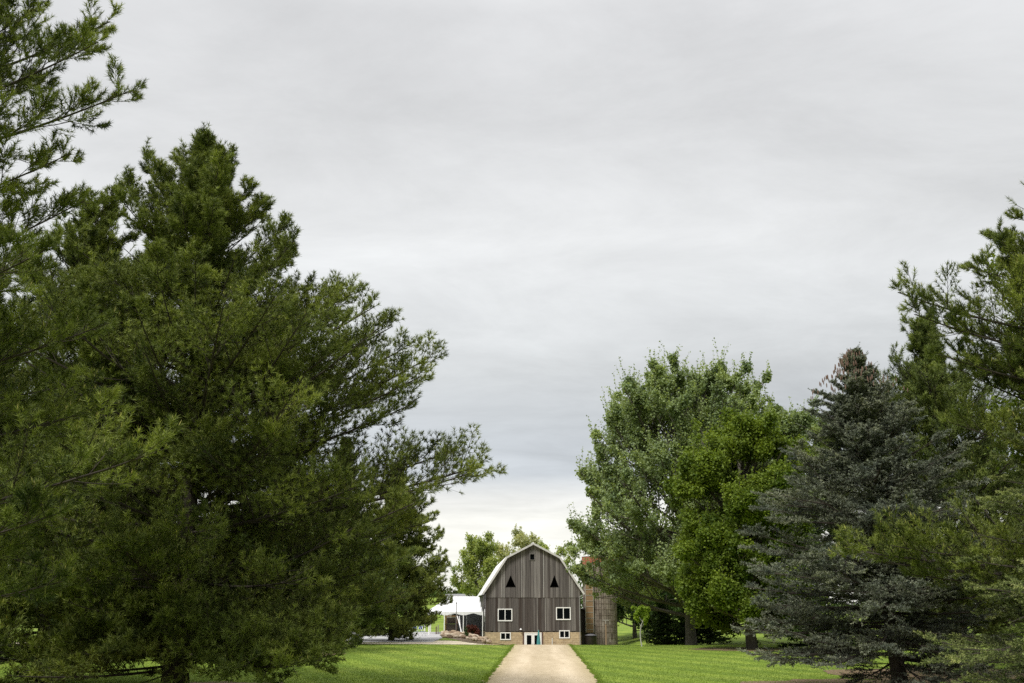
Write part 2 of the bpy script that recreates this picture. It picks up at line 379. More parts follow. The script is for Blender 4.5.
def conifer(name, label, cat, base, H, prof, r0, seed, mats, kind='pine', lean=(0, 0), whorl=0.55, per=5, n2=15, n3=8,
            tuft=(3, 10, .13, .018), h0=1.0, heroes=(), group=None, fine=True, el=(0.0, .25, .85), half=None, cones=None, zoff=-0.1, fill=.8, gap=(2.6, -.22)):
    """trunk with whorls of limbs, two orders of shoots, needles at the ends; prof = [(height of tip, reach)]"""
    rng = np.random.default_rng(seed); bx, by = base; bz = float(gz(bx, by))
    root = empty(name, (bx, by, bz)); tag(root, label, cat, group)
    tp, tr = trunk_mesh((0, 0, zoff), (lean[0], lean[1], H*.985), r0, .02, rng.normal(0, .15), rng.normal(0, .15), S=30)
    P, D, L, C = [], [], [], []
    ph = np.array([p[0] for p in prof]); pr = np.array([p[1] for p in prof])
    h = h0
    while h < H*.985:
        t = h/H
        e = np.interp(t, [0, .5, 1], el)+rng.normal(0, .06)
        n = per if t < .9 else max(3, per-1); a0 = rng.random()*6.28
        for i in range(n):
            az = a0+i*2*math.pi/n+rng.normal(0, .28); ee = e+rng.normal(0, .1)
            c = {'pine': .16, 'spruce': .10}[kind]*rng.uniform(.4, 1.5)
            l = np.interp(h+ (0.2 if kind == 'pine' else 0), ph, pr)
            for _ in range(3): l = max(.18, np.interp(min(H, h+l*(math.sin(ee)+c)), ph, pr))
            l *= rng.uniform(.62, 1.08) if kind == 'pine' else rng.uniform(.78, 1.08)
            if half is not None and math.cos(az-half) < -0.25 and rng.random() < .5: continue
            P.append((h+rng.normal(0, whorl*.22))); D.append((math.cos(az)*math.cos(ee), math.sin(az)*math.cos(ee), math.sin(ee))); L.append(l); C.append(c)
        h += whorl*rng.uniform(.75, 1.25)*(1.0 if t < .8 else .7)
    nf_ = int(len(P)*fill)
    for _ in range(nf_):     # short inner limbs between the whorls
        k_ = rng.integers(0, len(P)); az = rng.random()*6.28; ee = math.asin(max(-.9, min(.9, D[k_][2])))+rng.normal(0, .2)
        P.append(P[k_]+rng.normal(0, whorl*.6)); D.append((math.cos(az)*math.cos(ee), math.sin(az)*math.cos(ee), math.sin(ee))); L.append(L[k_]*rng.uniform(.35, .65)); C.append(.15)
    P = at_h(tp, np.clip(np.array(P), .3, H*.98)); D = np.array(D, float); L = np.array(L); C = np.array(C)
    if heroes:
        hp, hd, hl, hc = [], [], [], []
        for tip, zs in heroes:
            p0 = at_h(tp, np.array([zs-bz]))[0]; v = (np.array(tip)-np.array([bx, by, bz])-p0)*.955; l = np.linalg.norm(v)
            hp.append(p0); hd.append(v/l-.14*Z3); hl.append(l); hc.append(.14)
        P = np.vstack([P, hp]); D = np.vstack([D, hd]); L = np.append(L, hl); C = np.append(C, hc)
    wood = [tubes(tp[None], tr[None], 12)]
    S1 = 8; rr = (0.010+L*.0085)[:, None]*np.linspace(1, .22, S1)[None]
    wood.append(tubes(cpts(P, D, L, C, S1), rr, 5))
    if kind == 'pine':
        P2, D2, L2, s2, par = kids(P, D, L, C, n2, .20, .99, .85, lambda s: .08+.32*(1-s)**.75*np.minimum(1, (s+.15)/.45), .26, rng, planar=.30, spow=.85)
        L2 = np.clip(L2, .22, 2.3); kp = rng.random(len(L2)) < np.clip(.12+L[par]/4.2, 0, 1); P2, D2, L2, s2, par = P2[kp], D2[kp], L2[kp], s2[kp], par[kp]
    else:
        P2, D2, L2, s2, par = kids(P, D, L, C, n2, .12, .99, .85, lambda s: .09+.36*(1-s)**.9, -.03, rng, planar=.07, spow=.85)
        L2 = np.clip(L2, .14, 1.5)
    tips_ = P2+D2*(L2*.6)[:, None]; hf = hollow(tips_, rng, gap[0], seed+500)
    kp = (hf > gap[1]+rng.normal(0, .12, len(hf))) | (s2 < .34) | (L[par] < 1.6); kp |= par >= len(L)-len(heroes)
    P2, D2, L2, s2, par = P2[kp], D2[kp], L2[kp], s2[kp], par[kp]
    c2 = np.full(len(L2), .12 if kind == 'pine' else .03)
    if fine: wood.append(tubes(cpts(P2, D2, L2, c2, 4), (.004+.008*L2)[:, None]*np.linspace(1, .35, 4)[None], 3))
    btone = rng.normal(0, .20, len(L2))
    P3, D3, L3, s3, par3 = kids(P2, D2, L2, c2, n3, .12, .98, .75, lambda s: .16+.42*(1-s), .22 if kind == 'pine' else .02, rng, planar=.3 if kind == 'pine' else .12)
    L3 = np.clip(L3, .16, .75) if kind == 'pine' else np.clip(L3, .12, .45)
    kp = rng.random(len(L3)) < np.clip(.18+L2[par3]/(1.5 if kind == 'pine' else .9), 0, 1); P3, D3, L3, par3 = P3[kp], D3[kp], L3[kp], par3[kp]
    # shoot ends of every order carry needles as well
    PA = np.vstack([P3, P2+D2*(L2*.75)[:, None]+c2[:, None]*(L2*.6)[:, None]*Z3, (P+D*(L*.93)[:, None]+(C*L*.86)[:, None]*Z3)])
    DA = np.vstack([D3, nrm(D2+.3*Z3), nrm(D+2*C[:, None]*Z3)])
    LA = np.concatenate([L3, L2*.3, np.full(len(L), .35)])
    TA = np.concatenate([btone[par3], btone, np.zeros(len(L))])
    cA = np.full(len(LA), .22 if kind == 'pine' else .02)
    if fine: wood.append(tubes(cpts(PA[:len(P3)], DA[:len(P3)], LA[:len(P3)], cA[:len(P3)], 2), np.full((len(P3), 2), .004), 3))
    nt_, nn, nl, nw = tuft
    ss = np.linspace(.35 if kind == 'pine' else .08, 1.0, nt_)
    Q = PA[:, None]+LA[:, None, None]*(ss[None, :, None]*DA[:, None]+(cA[:, None]*ss[None]**2)[..., None]*Z3)
    DD = nrm(DA[:, None]+2*(cA[:, None]*ss[None])[..., None]*Z3); N = len(PA)
    along = (LA.mean()/nt_)*(.28 if nt_ == 2 and fine else .6)
    V = spikes(Q.reshape(-1, 3), DD.reshape(-1, 3), nn, nl, nw, 1.05 if kind == 'pine' else .75, rng, along=along)
    tone = np.clip(.48+np.repeat(TA, nt_*nn)+rng.normal(0, .16, len(V))+np.repeat(rng.normal(0, .12, N), nt_*nn), 0, 1)
    if kind == 'pine':      # pale candles standing at many of the shoot ends
        m = rng.random(N) < .42; tips = Q[m, -1]; V2 = spikes(tips, np.tile(Z3, (m.sum(), 1))+.3*DA[m], 2, .13, .02, 4.0, rng)
        V = np.concatenate([V, V2]); tone = np.concatenate([tone, np.clip(rng.normal(1.35, .3, len(V2)), .8, 2)])
    else:
        tone = tone-.12+np.tile(np.repeat((ss > .75)*.42, nn), N)+np.repeat(np.concatenate([(s2[par3] > .72)*.22, (s2 > .72)*.22, np.zeros(len(L))]), nt_*nn)
    trunk = np_mesh('trunk', np.concatenate(wood), None, mats[0], root)
    np_mesh('crown', V, None, mats[1], root, tone)
    if cones:
        n, zt, rad = cones; a = rng.random(n)*6.28; zz = H-zt*rng.random(n)**1.3; r_ = np.interp(zz, ph, pr)*rng.uniform(.45, 1.0, n)+.10
        c = at_h(tp, zz)+np.stack([r_*np.cos(a), r_*np.sin(a), np.zeros(n)], -1)
        pts = np.stack([c+Z3*.07, c+Z3*.02, c-Z3*.05, c-Z3*.10], 1); rr = np.tile(np.array([.008, .032, .03, .006])*rad, (n, 1))
        np_mesh('cones', tubes(pts, rr, 6), None, M_cone, root)
    return root

def broadleaf(name, label, cat, base, H, prof, r0, seed, mats, limbs=14, h0=2.5, leaf=.18, nl=9, n2=12, n3=8, n4=6, lean=(0, 0), group=None,
              up=.55, el=(.35, .75, 1.25), fork=.55, spread=.16, tonem=.45, thin=0.0, ctr=(0, 0), twigup=.35, shoots=0.0, gap=(3.0, -.42)):
    rng = np.random.default_rng(seed); bx, by = base; bz = float(gz(bx, by))
    root = empty(name, (bx, by, bz)); tag(root, label, cat, group)
    tp, tr = trunk_mesh((0, 0, -.1), (lean[0], lean[1], H*.88), r0, .03, rng.normal(0, .25), rng.normal(0, .2), S=24)
    ph = np.array([p[0] for p in prof]); pr = np.array([p[1] for p in prof])
    hs = h0+(H*.80-h0)*((np.arange(limbs)+rng.random(limbs))/limbs)**1.15
    az = np.arange(limbs)*2.399+rng.normal(0, .3, limbs); t = hs/H
    e = np.interp(t, [0, .5, 1], el)+rng.normal(0, .08, limbs)
    D = np.stack([np.cos(az)*np.cos(e), np.sin(az)*np.cos(e), np.sin(e)], -1); P = at_h(tp, hs); c = np.full(limbs, .16)
    def reach(P, D, c, Lmax, j):
        L = np.zeros(len(P)); s = np.linspace(0, 1, 14)
        X = P[:, None]+Lmax*(s[None, :, None]*D[:, None]+(c[:, None]*s[None]**2)[..., None]*Z3)
        cxx = ctr[0]*X[..., 2]/H; cyy = ctr[1]*X[..., 2]/H
        rad = np.hypot(X[..., 0]-cxx, X[..., 1]-cyy); R = np.interp(X[..., 2], ph, pr, right=0)
        ins = (rad < R*j[:, None]) & (X[..., 2] < H*1.0)
        first = np.where(ins.all(1), 13, np.argmin(ins, axis=1)); return Lmax*first/13.
    kk = min(1., H/8.); L = np.maximum(kk*1.0, reach(P, D, c, H, rng.uniform(.85, 1.08, limbs)))
    wood = [tubes(tp[None], tr[None], 12), tubes(cpts(P, D, L, c, 8), (.03*kk+r0*.40*(L/L.max()))[:, None]*np.linspace(1, .2, 8)[None], 6)]
    # the leader is a limb too
    P2, D2, L2, s2, par = kids(P, D, L, c, n2, .22, .98, .72, lambda s: .22+.42*(1-s), up*.55, rng, planar=.5)
    tlim = at_h(tp, np.linspace(h0+1, H*.86, 8)); a = rng.random(8)*6.28
    P2 = np.vstack([P2, tlim]); D2 = np.vstack([D2, nrm(np.stack([np.cos(a), np.sin(a), np.full(8, 1.1)], -1))]); L2 = np.append(L2, np.full(8, H*.13))
    c2 = np.full(len(L2), .12); L2 = np.minimum(L2, np.maximum(.5*kk, reach(P2, D2, c2, H*.4, rng.uniform(.85, 1.12, len(L2)))))
    wood.append(tubes(cpts(P2, D2, L2, c2, 5), (.008+.012*L2)[:, None]*np.linspace(1, .3, 5)[None], 4))
    bt = rng.normal(0, .13, len(L2))
    P3, D3, L3, s3, par3 = kids(P2, D2, L2, c2, n3, .18, .99, .7, lambda s: .22+.38*(1-s), up*.6, rng, planar=.5); L3 = np.clip(L3, .35*kk, 2.2)
    kp = hollow(P3+D3*(L3*.5)[:, None], rng, gap[0], seed+500) > gap[1]+rng.normal(0, .12, len(L3)); P3, D3, L3, par3 = P3[kp], D3[kp], L3[kp], par3[kp]
    c3 = np.full(len(L3), .08); wood.append(tubes(cpts(P3, D3, L3, c3, 3), (.005+.006*L3)[:, None]*np.linspace(1, .4, 3)[None], 3))
    P4, D4, L4, s4, par4 = kids(P3, D3, L3, c3, n4, .15, .99, .6, lambda s: .3+.3*(1-s), twigup, rng, planar=.6); L4 = np.clip(L4, .25*kk, .8)
    keep = rng.random(len(P4)) > thin; P4, D4, L4, par4 = P4[keep], D4[keep], L4[keep], par4[keep]
    ss = np.array([.35, .7, 1.0]); Q = P4[:, None]+(L4[:, None]*ss)[..., None]*D4[:, None]
    V = leaves(Q.reshape(-1, 3), nl//3, leaf, rng, spread=spread)
    tone = np.clip(tonem+np.repeat(bt[par3[par4]], 3*(nl//3))+rng.normal(0, .18, len(V)), 0, 2)
    if shoots:      # leafy leaders standing out of the crown
        m_ = rng.random(len(P3)) < shoots; tp3 = (P3+D3*L3[:, None])[m_]; k_ = len(tp3)
        ds = nrm(nrm(D3[m_]*np.array([1, 1, .2]))*.35+Z3+rng.normal(0, .12, (k_, 3))); ls = rng.uniform(.4, 1.5, k_)*(1.5 if shoots > .3 else 1)
        sq = np.linspace(0, 1, 7); Qs = tp3[:, None]+(ls[:, None]*sq)[..., None]*ds[:, None]
        V2 = leaves(Qs.reshape(-1, 3), 3, leaf*.9, rng, spread=.07); V = np.concatenate([V, V2]); tone = np.concatenate([tone, np.clip(tonem+.25+rng.normal(0, .2, len(V2)), 0, 2)])
        wood.append(tubes(np.stack([tp3, tp3+ds*ls[:, None]], 1), np.tile(np.array([.012, .005]), (k_, 1)), 3))
    np_mesh('trunk', np.concatenate(wood), None, mats[0], root)
    np_mesh('crown', V, None, mats[1], root, tone)
    return root

M_cone = simple('brown cones', (.15, .095, .07), (.20, .13, .10), 20, 0.8)
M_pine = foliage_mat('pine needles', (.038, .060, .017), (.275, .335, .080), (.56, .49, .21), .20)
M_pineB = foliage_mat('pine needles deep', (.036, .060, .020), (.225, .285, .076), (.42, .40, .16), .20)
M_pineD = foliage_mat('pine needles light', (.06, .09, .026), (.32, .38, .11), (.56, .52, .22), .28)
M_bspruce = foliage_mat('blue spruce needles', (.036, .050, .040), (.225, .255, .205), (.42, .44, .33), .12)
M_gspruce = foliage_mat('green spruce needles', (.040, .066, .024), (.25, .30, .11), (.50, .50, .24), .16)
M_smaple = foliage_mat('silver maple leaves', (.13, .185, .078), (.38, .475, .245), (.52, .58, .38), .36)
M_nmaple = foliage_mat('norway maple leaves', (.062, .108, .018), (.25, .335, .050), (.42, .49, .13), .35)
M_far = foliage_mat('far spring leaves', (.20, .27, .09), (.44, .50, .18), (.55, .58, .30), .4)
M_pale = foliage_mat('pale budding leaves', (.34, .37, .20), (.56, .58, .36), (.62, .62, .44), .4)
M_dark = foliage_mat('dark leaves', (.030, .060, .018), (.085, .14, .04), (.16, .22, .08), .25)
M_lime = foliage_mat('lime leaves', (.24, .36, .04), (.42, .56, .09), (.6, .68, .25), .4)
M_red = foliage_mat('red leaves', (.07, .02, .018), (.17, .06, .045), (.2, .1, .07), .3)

def pine_prof(H, R, lo=.12):
    return [(0, R*.55), (H*lo, R*.75), (H*.27, R*.95), (H*.42, R), (H*.57, R*.88), (H*.70, R*.58), (H*.85, R*.26), (H, .15)]
def spx(px, Y): return (px-512)/1032*Y          # ground-level pixel column -> X

# big pine, left of the drive
Cprof = [(0, 4.2), (1.5, 5.3), (5, 7.3), (7, 7.6), (10.2, 7.3), (12, 6.2), (13.5, 5.0), (15.2, 3.8), (16.5, 2.7), (17.6, 1.7), (18.3, .8), (18.6, .3)]
hc = [(at(497, 462, 32), 5.2), (at(486, 470, 31), 5.0), (at(442, 352, 32), 7.2), (at(432, 372, 30.8), 7.0), (at(402, 322, 32), 8.6), (at(350, 288, 32), 9.6),
      (at(420, 402, 31), 6.6), (at(296, 250, 32), 12.3), (at(426, 500, 30), 3.6), (at(405, 560, 31), 2.6), (at(270, 205, 32), 14.0), (at(455, 452, 33), 5.5),
      (at(395, 600, 30.5), 2.2), (at(350, 640, 29), 1.9), (at(412, 345, 33), 7.8),
      (at(141, 152, 32), 14.0), (at(160, 165, 31.5), 14.2), (at(182, 152, 32.5), 15.0), (at(232, 152, 32), 15.2), (at(252, 182, 31.6), 14.6), (at(266, 200, 32.4), 14.2), (at(122, 178, 31), 12.6), (at(330, 662, 27), 1.7), (at(298, 668, 26.5), 1.5), (at(250, 668, 26), 1.6), (at(345, 650, 27.6), 1.8), (at(355, 628, 28.5), 2.1), (at(280, 650, 26.8), 2.0), (at(198, 142, 31.8), 15.8)]
conifer('pine_tree', 'tall broad white pine beside the drive, its long limb reaching toward the barn', 'tree', (spx(181, 32), 32), 18.2, Cprof, .40, 11,
        (M_bark, M_pine), lean=(-.35, 0), whorl=.56, per=6, n2=26, n3=12, tuft=(2, 16, .17, .019), h0=.9, heroes=hc, el=(-.14, .22, .95))
conifer('pine_tree', 'tall pine in the dense left row, its trunk second from the left edge', 'tree', (spx(48, 36), 36), 17.6,
        [(0, 4.5), (4, 6.5), (8, 7), (11, 6.2), (14, 4.6), (16.5, 3.2), (18.6, .4)], .34, 12,
        (M_bark, M_pine), lean=(.2, 0), whorl=.58, per=6, n2=21, n3=11, tuft=(3, 7, .18, .024), h0=.8, el=(-.16, .22, .95))
hA = [(at(140, 88, 20), 11.6), (at(120, 18, 20.5), 13.3), (at(108, 38, 19.5), 12.6), (at(80, 150, 20), 10.2), (at(68, 512, 18.5), 3.2), (at(180, 446, 19), 3.9),
      (at(95, 196, 20.5), 8.6), (at(58, 245, 18), 8.0), (at(120, 320, 20.5), 6.5), (at(75, 580, 19.5), 2.3), (at(40, 5, 20), 13.6), (at(130, 400, 21), 5.2)]
conifer('pine_tree', 'nearest pine at the left edge, airy branch tips against the sky in the top corner', 'tree', (-13.9, 20), 19.5,
        [(0, 3), (3, 3.9), (6, 4.4), (10, 4.4), (13, 3.4), (16, 2.6), (19.5, .3)], .33, 13,
        (M_bark, M_pine), whorl=.60, per=6, n2=21, n3=11, tuft=(4, 13, .14, .015), h0=1.0, heroes=hA, half=0.3)
conifer('pine_tree', 'smaller pine standing alone between the big left pine and the white tent', 'tree', (spx(392, 87), 87), 14.8,
        [(0, 3.4), (1.5, 4.3), (3, 5.0), (4.5, 5.2), (7, 4.9), (9, 4.2), (12, 2.6), (14.8, .3)], .24, 14,
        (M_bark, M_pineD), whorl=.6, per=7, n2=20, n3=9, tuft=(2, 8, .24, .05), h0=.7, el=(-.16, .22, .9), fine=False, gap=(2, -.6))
for i, (px, Y, H, lb) in enumerate([(268, 60, 15, 'pine in shade behind the big left pine, showing under its limbs'),
                                    (118, 58, 17, 'pine in shade behind the two front left pines, between their trunks'),
                                    (-30, 52, 17, 'far pine at the left edge behind the second left trunk'),
                                    (338, 76, 15, 'pine at the end of the left row, just left of the small lone pine')]):
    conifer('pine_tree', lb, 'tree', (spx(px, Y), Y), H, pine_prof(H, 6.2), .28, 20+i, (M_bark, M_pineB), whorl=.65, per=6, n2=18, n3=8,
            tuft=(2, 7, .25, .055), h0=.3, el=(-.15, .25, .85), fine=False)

# blue spruce and its neighbours, right of the drive
conifer('blue_spruce_tree', 'grey-blue spruce with rusty cones at its top, right of the drive', 'tree', (spx(894, 33), 33), 11.0,
        [(0, 4.0), (.7, 4.5), (2.2, 4.55), (4.5, 4.3), (6.5, 3.6), (8.2, 2.65), (9.5, 1.6), (10.3, .75), (11, .12)], .25, 31, (M_bark, M_bspruce), kind='spruce',
        lean=(-.55, 0), whorl=.46, per=8, n2=21, n3=11, tuft=(6, 6, .062, .018), h0=1.0, el=(-.2, .08, .75), cones=(260, 1.5, .55), fill=.5, gap=(1.7, -.42),
        heroes=[(at(790, 440, 32.5), 4.6), (at(745, 655, 32), 1.5), (at(752, 600, 32.5), 1.9), (at(826, 392, 33), 7.0)])
conifer('pine_tree', 'round-topped pine rising just behind the blue spruce', 'tree', (spx(957, 41), 41), 14.2,
        [(0, 4), (2, 4.6), (6, 5.0), (9, 4.9), (11, 4.3), (13, 3.0), (14.2, .8)], .30, 32, (M_bark, M_pineB), lean=(-.1, 0), whorl=.5, per=7, n2=19, n3=10,
        tuft=(3, 8, .16, .022), h0=1.4, heroes=[(at(872, 372, 40), 8.6), (at(890, 350, 41), 9.5), (at(935, 338, 41), 10.5)])
hR = [(at(888, 290, 25), 9.5), (at(967, 266, 25.5), 10.8), (at(905, 312, 25), 8.9), (at(985, 235, 26), 12.0), (at(832, 548, 26.5), 3.6), (at(862, 560, 27), 3.4),
      (at(880, 545, 26), 3.7), (at(905, 575, 26.5), 3.2), (at(940, 420, 26), 6.2), (at(930, 352, 25.5), 8.0), (at(1012, 218, 26), 12.8), (at(960, 330, 26), 8.8)]
conifer('pine_tree', 'pine at the right edge, one thin branch reaching out over the sky', 'tree', (15.9, 26), 15.6,
        [(0, 1.6), (3, 1.9), (6, 3.0), (9, 3.9), (11.5, 3.0), (14.2, 1.7), (15.6, .3)], .30, 33, (M_bark, M_pine), whorl=.56, per=6, n2=20, n3=10,
        tuft=(4, 12, .14, .016), h0=2.2, heroes=hR, half=2.8)
conifer('spruce_tree', 'olive-green spruce with layered boughs cut by the right edge', 'tree', (14.35, 24.5), 9.2,
        [(0, 3.9), (1, 4.15), (3, 3.8), (5, 3.1), (7, 2.0), (9.2, .1)], .2, 34, (M_bark, M_gspruce), kind='spruce', whorl=.40, per=8, n2=20, n3=10,
        tuft=(6, 6, .055, .014), h0=.4, el=(-.18, .1, .7))
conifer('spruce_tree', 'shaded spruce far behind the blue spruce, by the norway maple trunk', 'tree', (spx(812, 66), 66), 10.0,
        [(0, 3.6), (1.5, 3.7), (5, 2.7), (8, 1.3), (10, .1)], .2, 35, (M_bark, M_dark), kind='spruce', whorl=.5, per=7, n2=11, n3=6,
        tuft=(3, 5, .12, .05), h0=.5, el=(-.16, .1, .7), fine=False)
for i, (px, Y, H, R) in enumerate([(1010, 60, 12.5, 5.0), (905, 72, 11, 5.0), (1090, 44, 12, 4.5)]):
    conifer('pine_tree', ['far pine glimpsed between the spruces at the right edge', 'far pine hidden low behind the blue spruce trunk',
                          'pine behind the olive spruce, past the right edge'][i], 'tree', (spx(px, Y), Y), H, pine_prof(H, R), .26, 40+i,
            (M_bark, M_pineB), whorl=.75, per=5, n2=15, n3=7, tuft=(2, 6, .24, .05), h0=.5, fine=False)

# broadleaf trees, right of the barn
broadleaf('silver_maple_tree', 'large pale green maple overhanging the silo, with feathery upright shoots', 'tree', (spx(690, 80), 80), 19.9,
          [(0, 0), (1.5, 5.0), (3, 7.8), (5, 8.3), (7, 8.7), (9, 9.6), (11, 8.3), (14, 7.4), (17, 6.7), (19, 5.6), (19.9, 3.6)], .42, 51, (M_bark2, M_smaple), limbs=56, h0=2.0,
          leaf=.19, nl=15, n2=12, n3=8, n4=6, ctr=(.7, 0), up=.7, el=(-.06, .6, 1.15), twigup=.8, spread=.12, shoots=.36, thin=.22)
broadleaf('norway_maple_tree', 'dense bright green maple between the tall maple and the blue spruce', 'tree', (spx(750, 66), 66), 13.7,
          [(0, 0), (.9, 2.9), (3, 3.9), (7, 4.2), (10, 4.0), (12, 3.2), (13.4, 2.2), (14.2, 1.2)], .36, 52, (M_bark2, M_nmaple), limbs=54, h0=1.2, leaf=.17, nl=18,
          n2=9, n3=8, n4=6, up=.35, spread=.19, twigup=.2, el=(-.1, .6, 1.2), shoots=.12)
broadleaf('maple_tree', 'light green tree showing only its feathery top beside the spruce tip', 'tree', (spx(806, 80), 80), 18.6,
          [(0, 0), (3, 4), (8, 5.0), (13, 3.8), (16, 2.3), (18.6, .6)], .3, 53, (M_bark2, M_smaple), limbs=26, h0=3, leaf=.2, nl=12, n2=10, n3=7, n4=5, up=.7, twigup=.8, shoots=.2)
broadleaf('maple_tree', 'maple at the right edge whose few leafy twigs show beside the pine', 'tree', (17.2, 27.5), 13.0,
          [(0, 0), (4, 2.0), (8, 3.4), (10, 3.2), (12, 2.2), (13, 1)], .2, 54, (M_bark2, M_nmaple), limbs=14, h0=4, leaf=.13, nl=9, n2=8, n3=7, n4=5, up=.5, thin=.3)
# behind the barn
broadleaf('leafy_tree', 'yellow-green tree left of the barn roof, behind the tent', 'tree', (spx(480, 150), 150), 12.3,
          [(0, 0), (1.5, 2), (4, 3.4), (8, 3.3), (11, 2.4), (12.3, 1.2)], .22, 61, (M_bark2, M_far), limbs=18, h0=2, leaf=.28, nl=9, n2=8, n3=6, n4=4, up=.6, spread=.22, thin=.25, shoots=.1, gap=(2.0, -.8))
for i, (px, Y, H, R, th, lb) in enumerate([(507, 165, 13.0, 2.8, .55, 'thin budding tree peeking over the left slope of the barn roof'),
                                           (527, 168, 15.0, 2.9, .5, 'tallest pale budding tree behind the barn ridge'),
                                           (551, 160, 12.6, 2.9, .25, 'pale green treetop over the right slope of the barn roof')]):
    broadleaf('budding_tree', lb, 'tree', (spx(px, Y), Y), H, [(0, 0), (3, R*.6), (7, R), (11, R*.9), (H-.8, R*.6), (H, R*.3)], .18, 62+i,
              (M_bark2, M_pale if i < 2 else M_far), limbs=10, h0=3, leaf=.3, nl=9, n2=8, n3=6, n4=4, up=.6, spread=.22, thin=th, shoots=.15)
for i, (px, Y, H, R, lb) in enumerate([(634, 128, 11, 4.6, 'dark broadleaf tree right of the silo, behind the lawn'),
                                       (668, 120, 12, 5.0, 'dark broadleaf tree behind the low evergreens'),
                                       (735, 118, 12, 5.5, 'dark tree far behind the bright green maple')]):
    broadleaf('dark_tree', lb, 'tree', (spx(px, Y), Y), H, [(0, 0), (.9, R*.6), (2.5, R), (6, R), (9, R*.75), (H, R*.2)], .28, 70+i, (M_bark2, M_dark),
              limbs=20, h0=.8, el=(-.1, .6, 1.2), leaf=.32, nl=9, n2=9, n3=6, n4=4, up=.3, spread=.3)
broadleaf('young_tree', 'young lime-green tree with a pale slender trunk on the lawn right of the silo', 'tree', (spx(641, 72), 72), 2.75,
          [(0, 0), (1.1, .15), (1.5, .38), (2.1, .34), (2.5, .2), (2.75, .1)], .045, 75, (simple('pale tree guard', (.42, .42, .38), (.34, .34, .30), 6), M_lime),
          limbs=10, h0=1.2, leaf=.12, nl=9, n2=5, n3=3, n4=3, up=.5, spread=.04, lean=(.45, 0))
for i, (px, Y, H, R) in enumerate([(661, 84, 3.3, 1.7), (686, 83, 2.9, 1.9), (708, 82, 3.4, 1.8)]):
    conifer('evergreen_shrub', ['dark low evergreen nearest the young lime-green tree', 'middle one of three dark low evergreens under the tall maple',
                                'dark low evergreen beside the bright green maple'][i], 'shrub', (spx(px, Y), Y), H,
            [(0, R), (.8, R), (1.8, R*.75), (H*.9, R*.4), (H, .1)], .09, 80+i, (M_bark, M_dark), kind='spruce', whorl=.28, per=8, n2=8, n3=5,
            tuft=(3, 5, .11, .045), h0=.2, el=(-.1, .1, .7), fine=False)

disc('mulch_bed', (spx(894, 33), 33.2), 5.6, M_mulch, .012, 1)
disc('mulch_bed', (spx(957, 41), 41), 5.2, M_mulch, .016, 2)
disc('mulch_bed', (spx(181, 32), 32.6), 4.6, M_mulch, .012, 3)
disc('mulch_bed', (spx(268, 60), 60), 4.6, M_mulch, .012, 4)
disc('mulch_bed', (spx(737, 66), 66), 3.0, M_mulch, .012, 5)

# ------------------------------------------------------------------ barn
YB = 112.0; BX = 2.33; ZB = -2.2; YAW = math.radians(3.5)
def bz(py): return at(533, py, YB).z-ZB
def bx(px): return (px-533.5)*YB/1032*1.0
barn = empty('barn', (BX, YB, ZB), YAW); tag(barn, 'weathered grey board barn with gambrel roof and tan stone base', 'barn')
W = 5.15; LEN = 25.0
zs, zl, ze, zb, zt = bz(631), bz(597.5), bz(594), bz(557.7), bz(544.3); xb = 2.85
M_board = tone_mat('weathered boards', [(0, (.05, .038, .033)), (.3, (.098, .088, .083)), (.65, (.18, .165, .155)), (1, (.38, .37, .35))],
                   streak=(7, 7, .35), nscale=1.6, bmp=0.4, namp=(.6, 1.4))
M_white = simple('white paint', (.86, .86, .85), (.78, .78, .77), 3, 0.5)
M_glass, _nt, _o = new_mat('dark glass'); _p = _nt.nodes.new('ShaderNodeBsdfPrincipled'); _nt.links.new(_p.outputs[0], _o.inputs[0])
_p.inputs['Base Color'].default_value = (.004, .005, .006, 1); _p.inputs['Roughness'].default_value = .2; _p.inputs['Specular IOR Level'].default_value = .03
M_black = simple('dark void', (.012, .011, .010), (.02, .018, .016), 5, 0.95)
def roof_z(x):
    a = abs(x)
    return zt-(zt-zb)*a/xb if a <= xb else zb-(zb-ze)*(a-xb)/(5.42-xb)
trs = [((bx(506), zs), bx(511), bx(516))]
tri_b, tri_t = bz(587.3), bz(575.3)
tris = [(bx(505.5), bx(510.6), bx(515.8)), (bx(550.2), bx(554.8), bx(559.2))]
wins = [(bx(498), bx(512), bz(620.8), bz(609)), (bx(556.3), bx(570.6), bz(619.6), bz(607.5))]
bwins = [(bx(500.5), bx(510.5), bz(639.6), bz(632.6)), (bx(559.3), bx(569.3), bz(638), bz(630.6))]
vent = (bx(530.3), bx(534.6), bz(559.8), bz(554.2))
door = (bx(524.2), bx(541.4), .02, bz(632.6))
rb = random.Random(8)
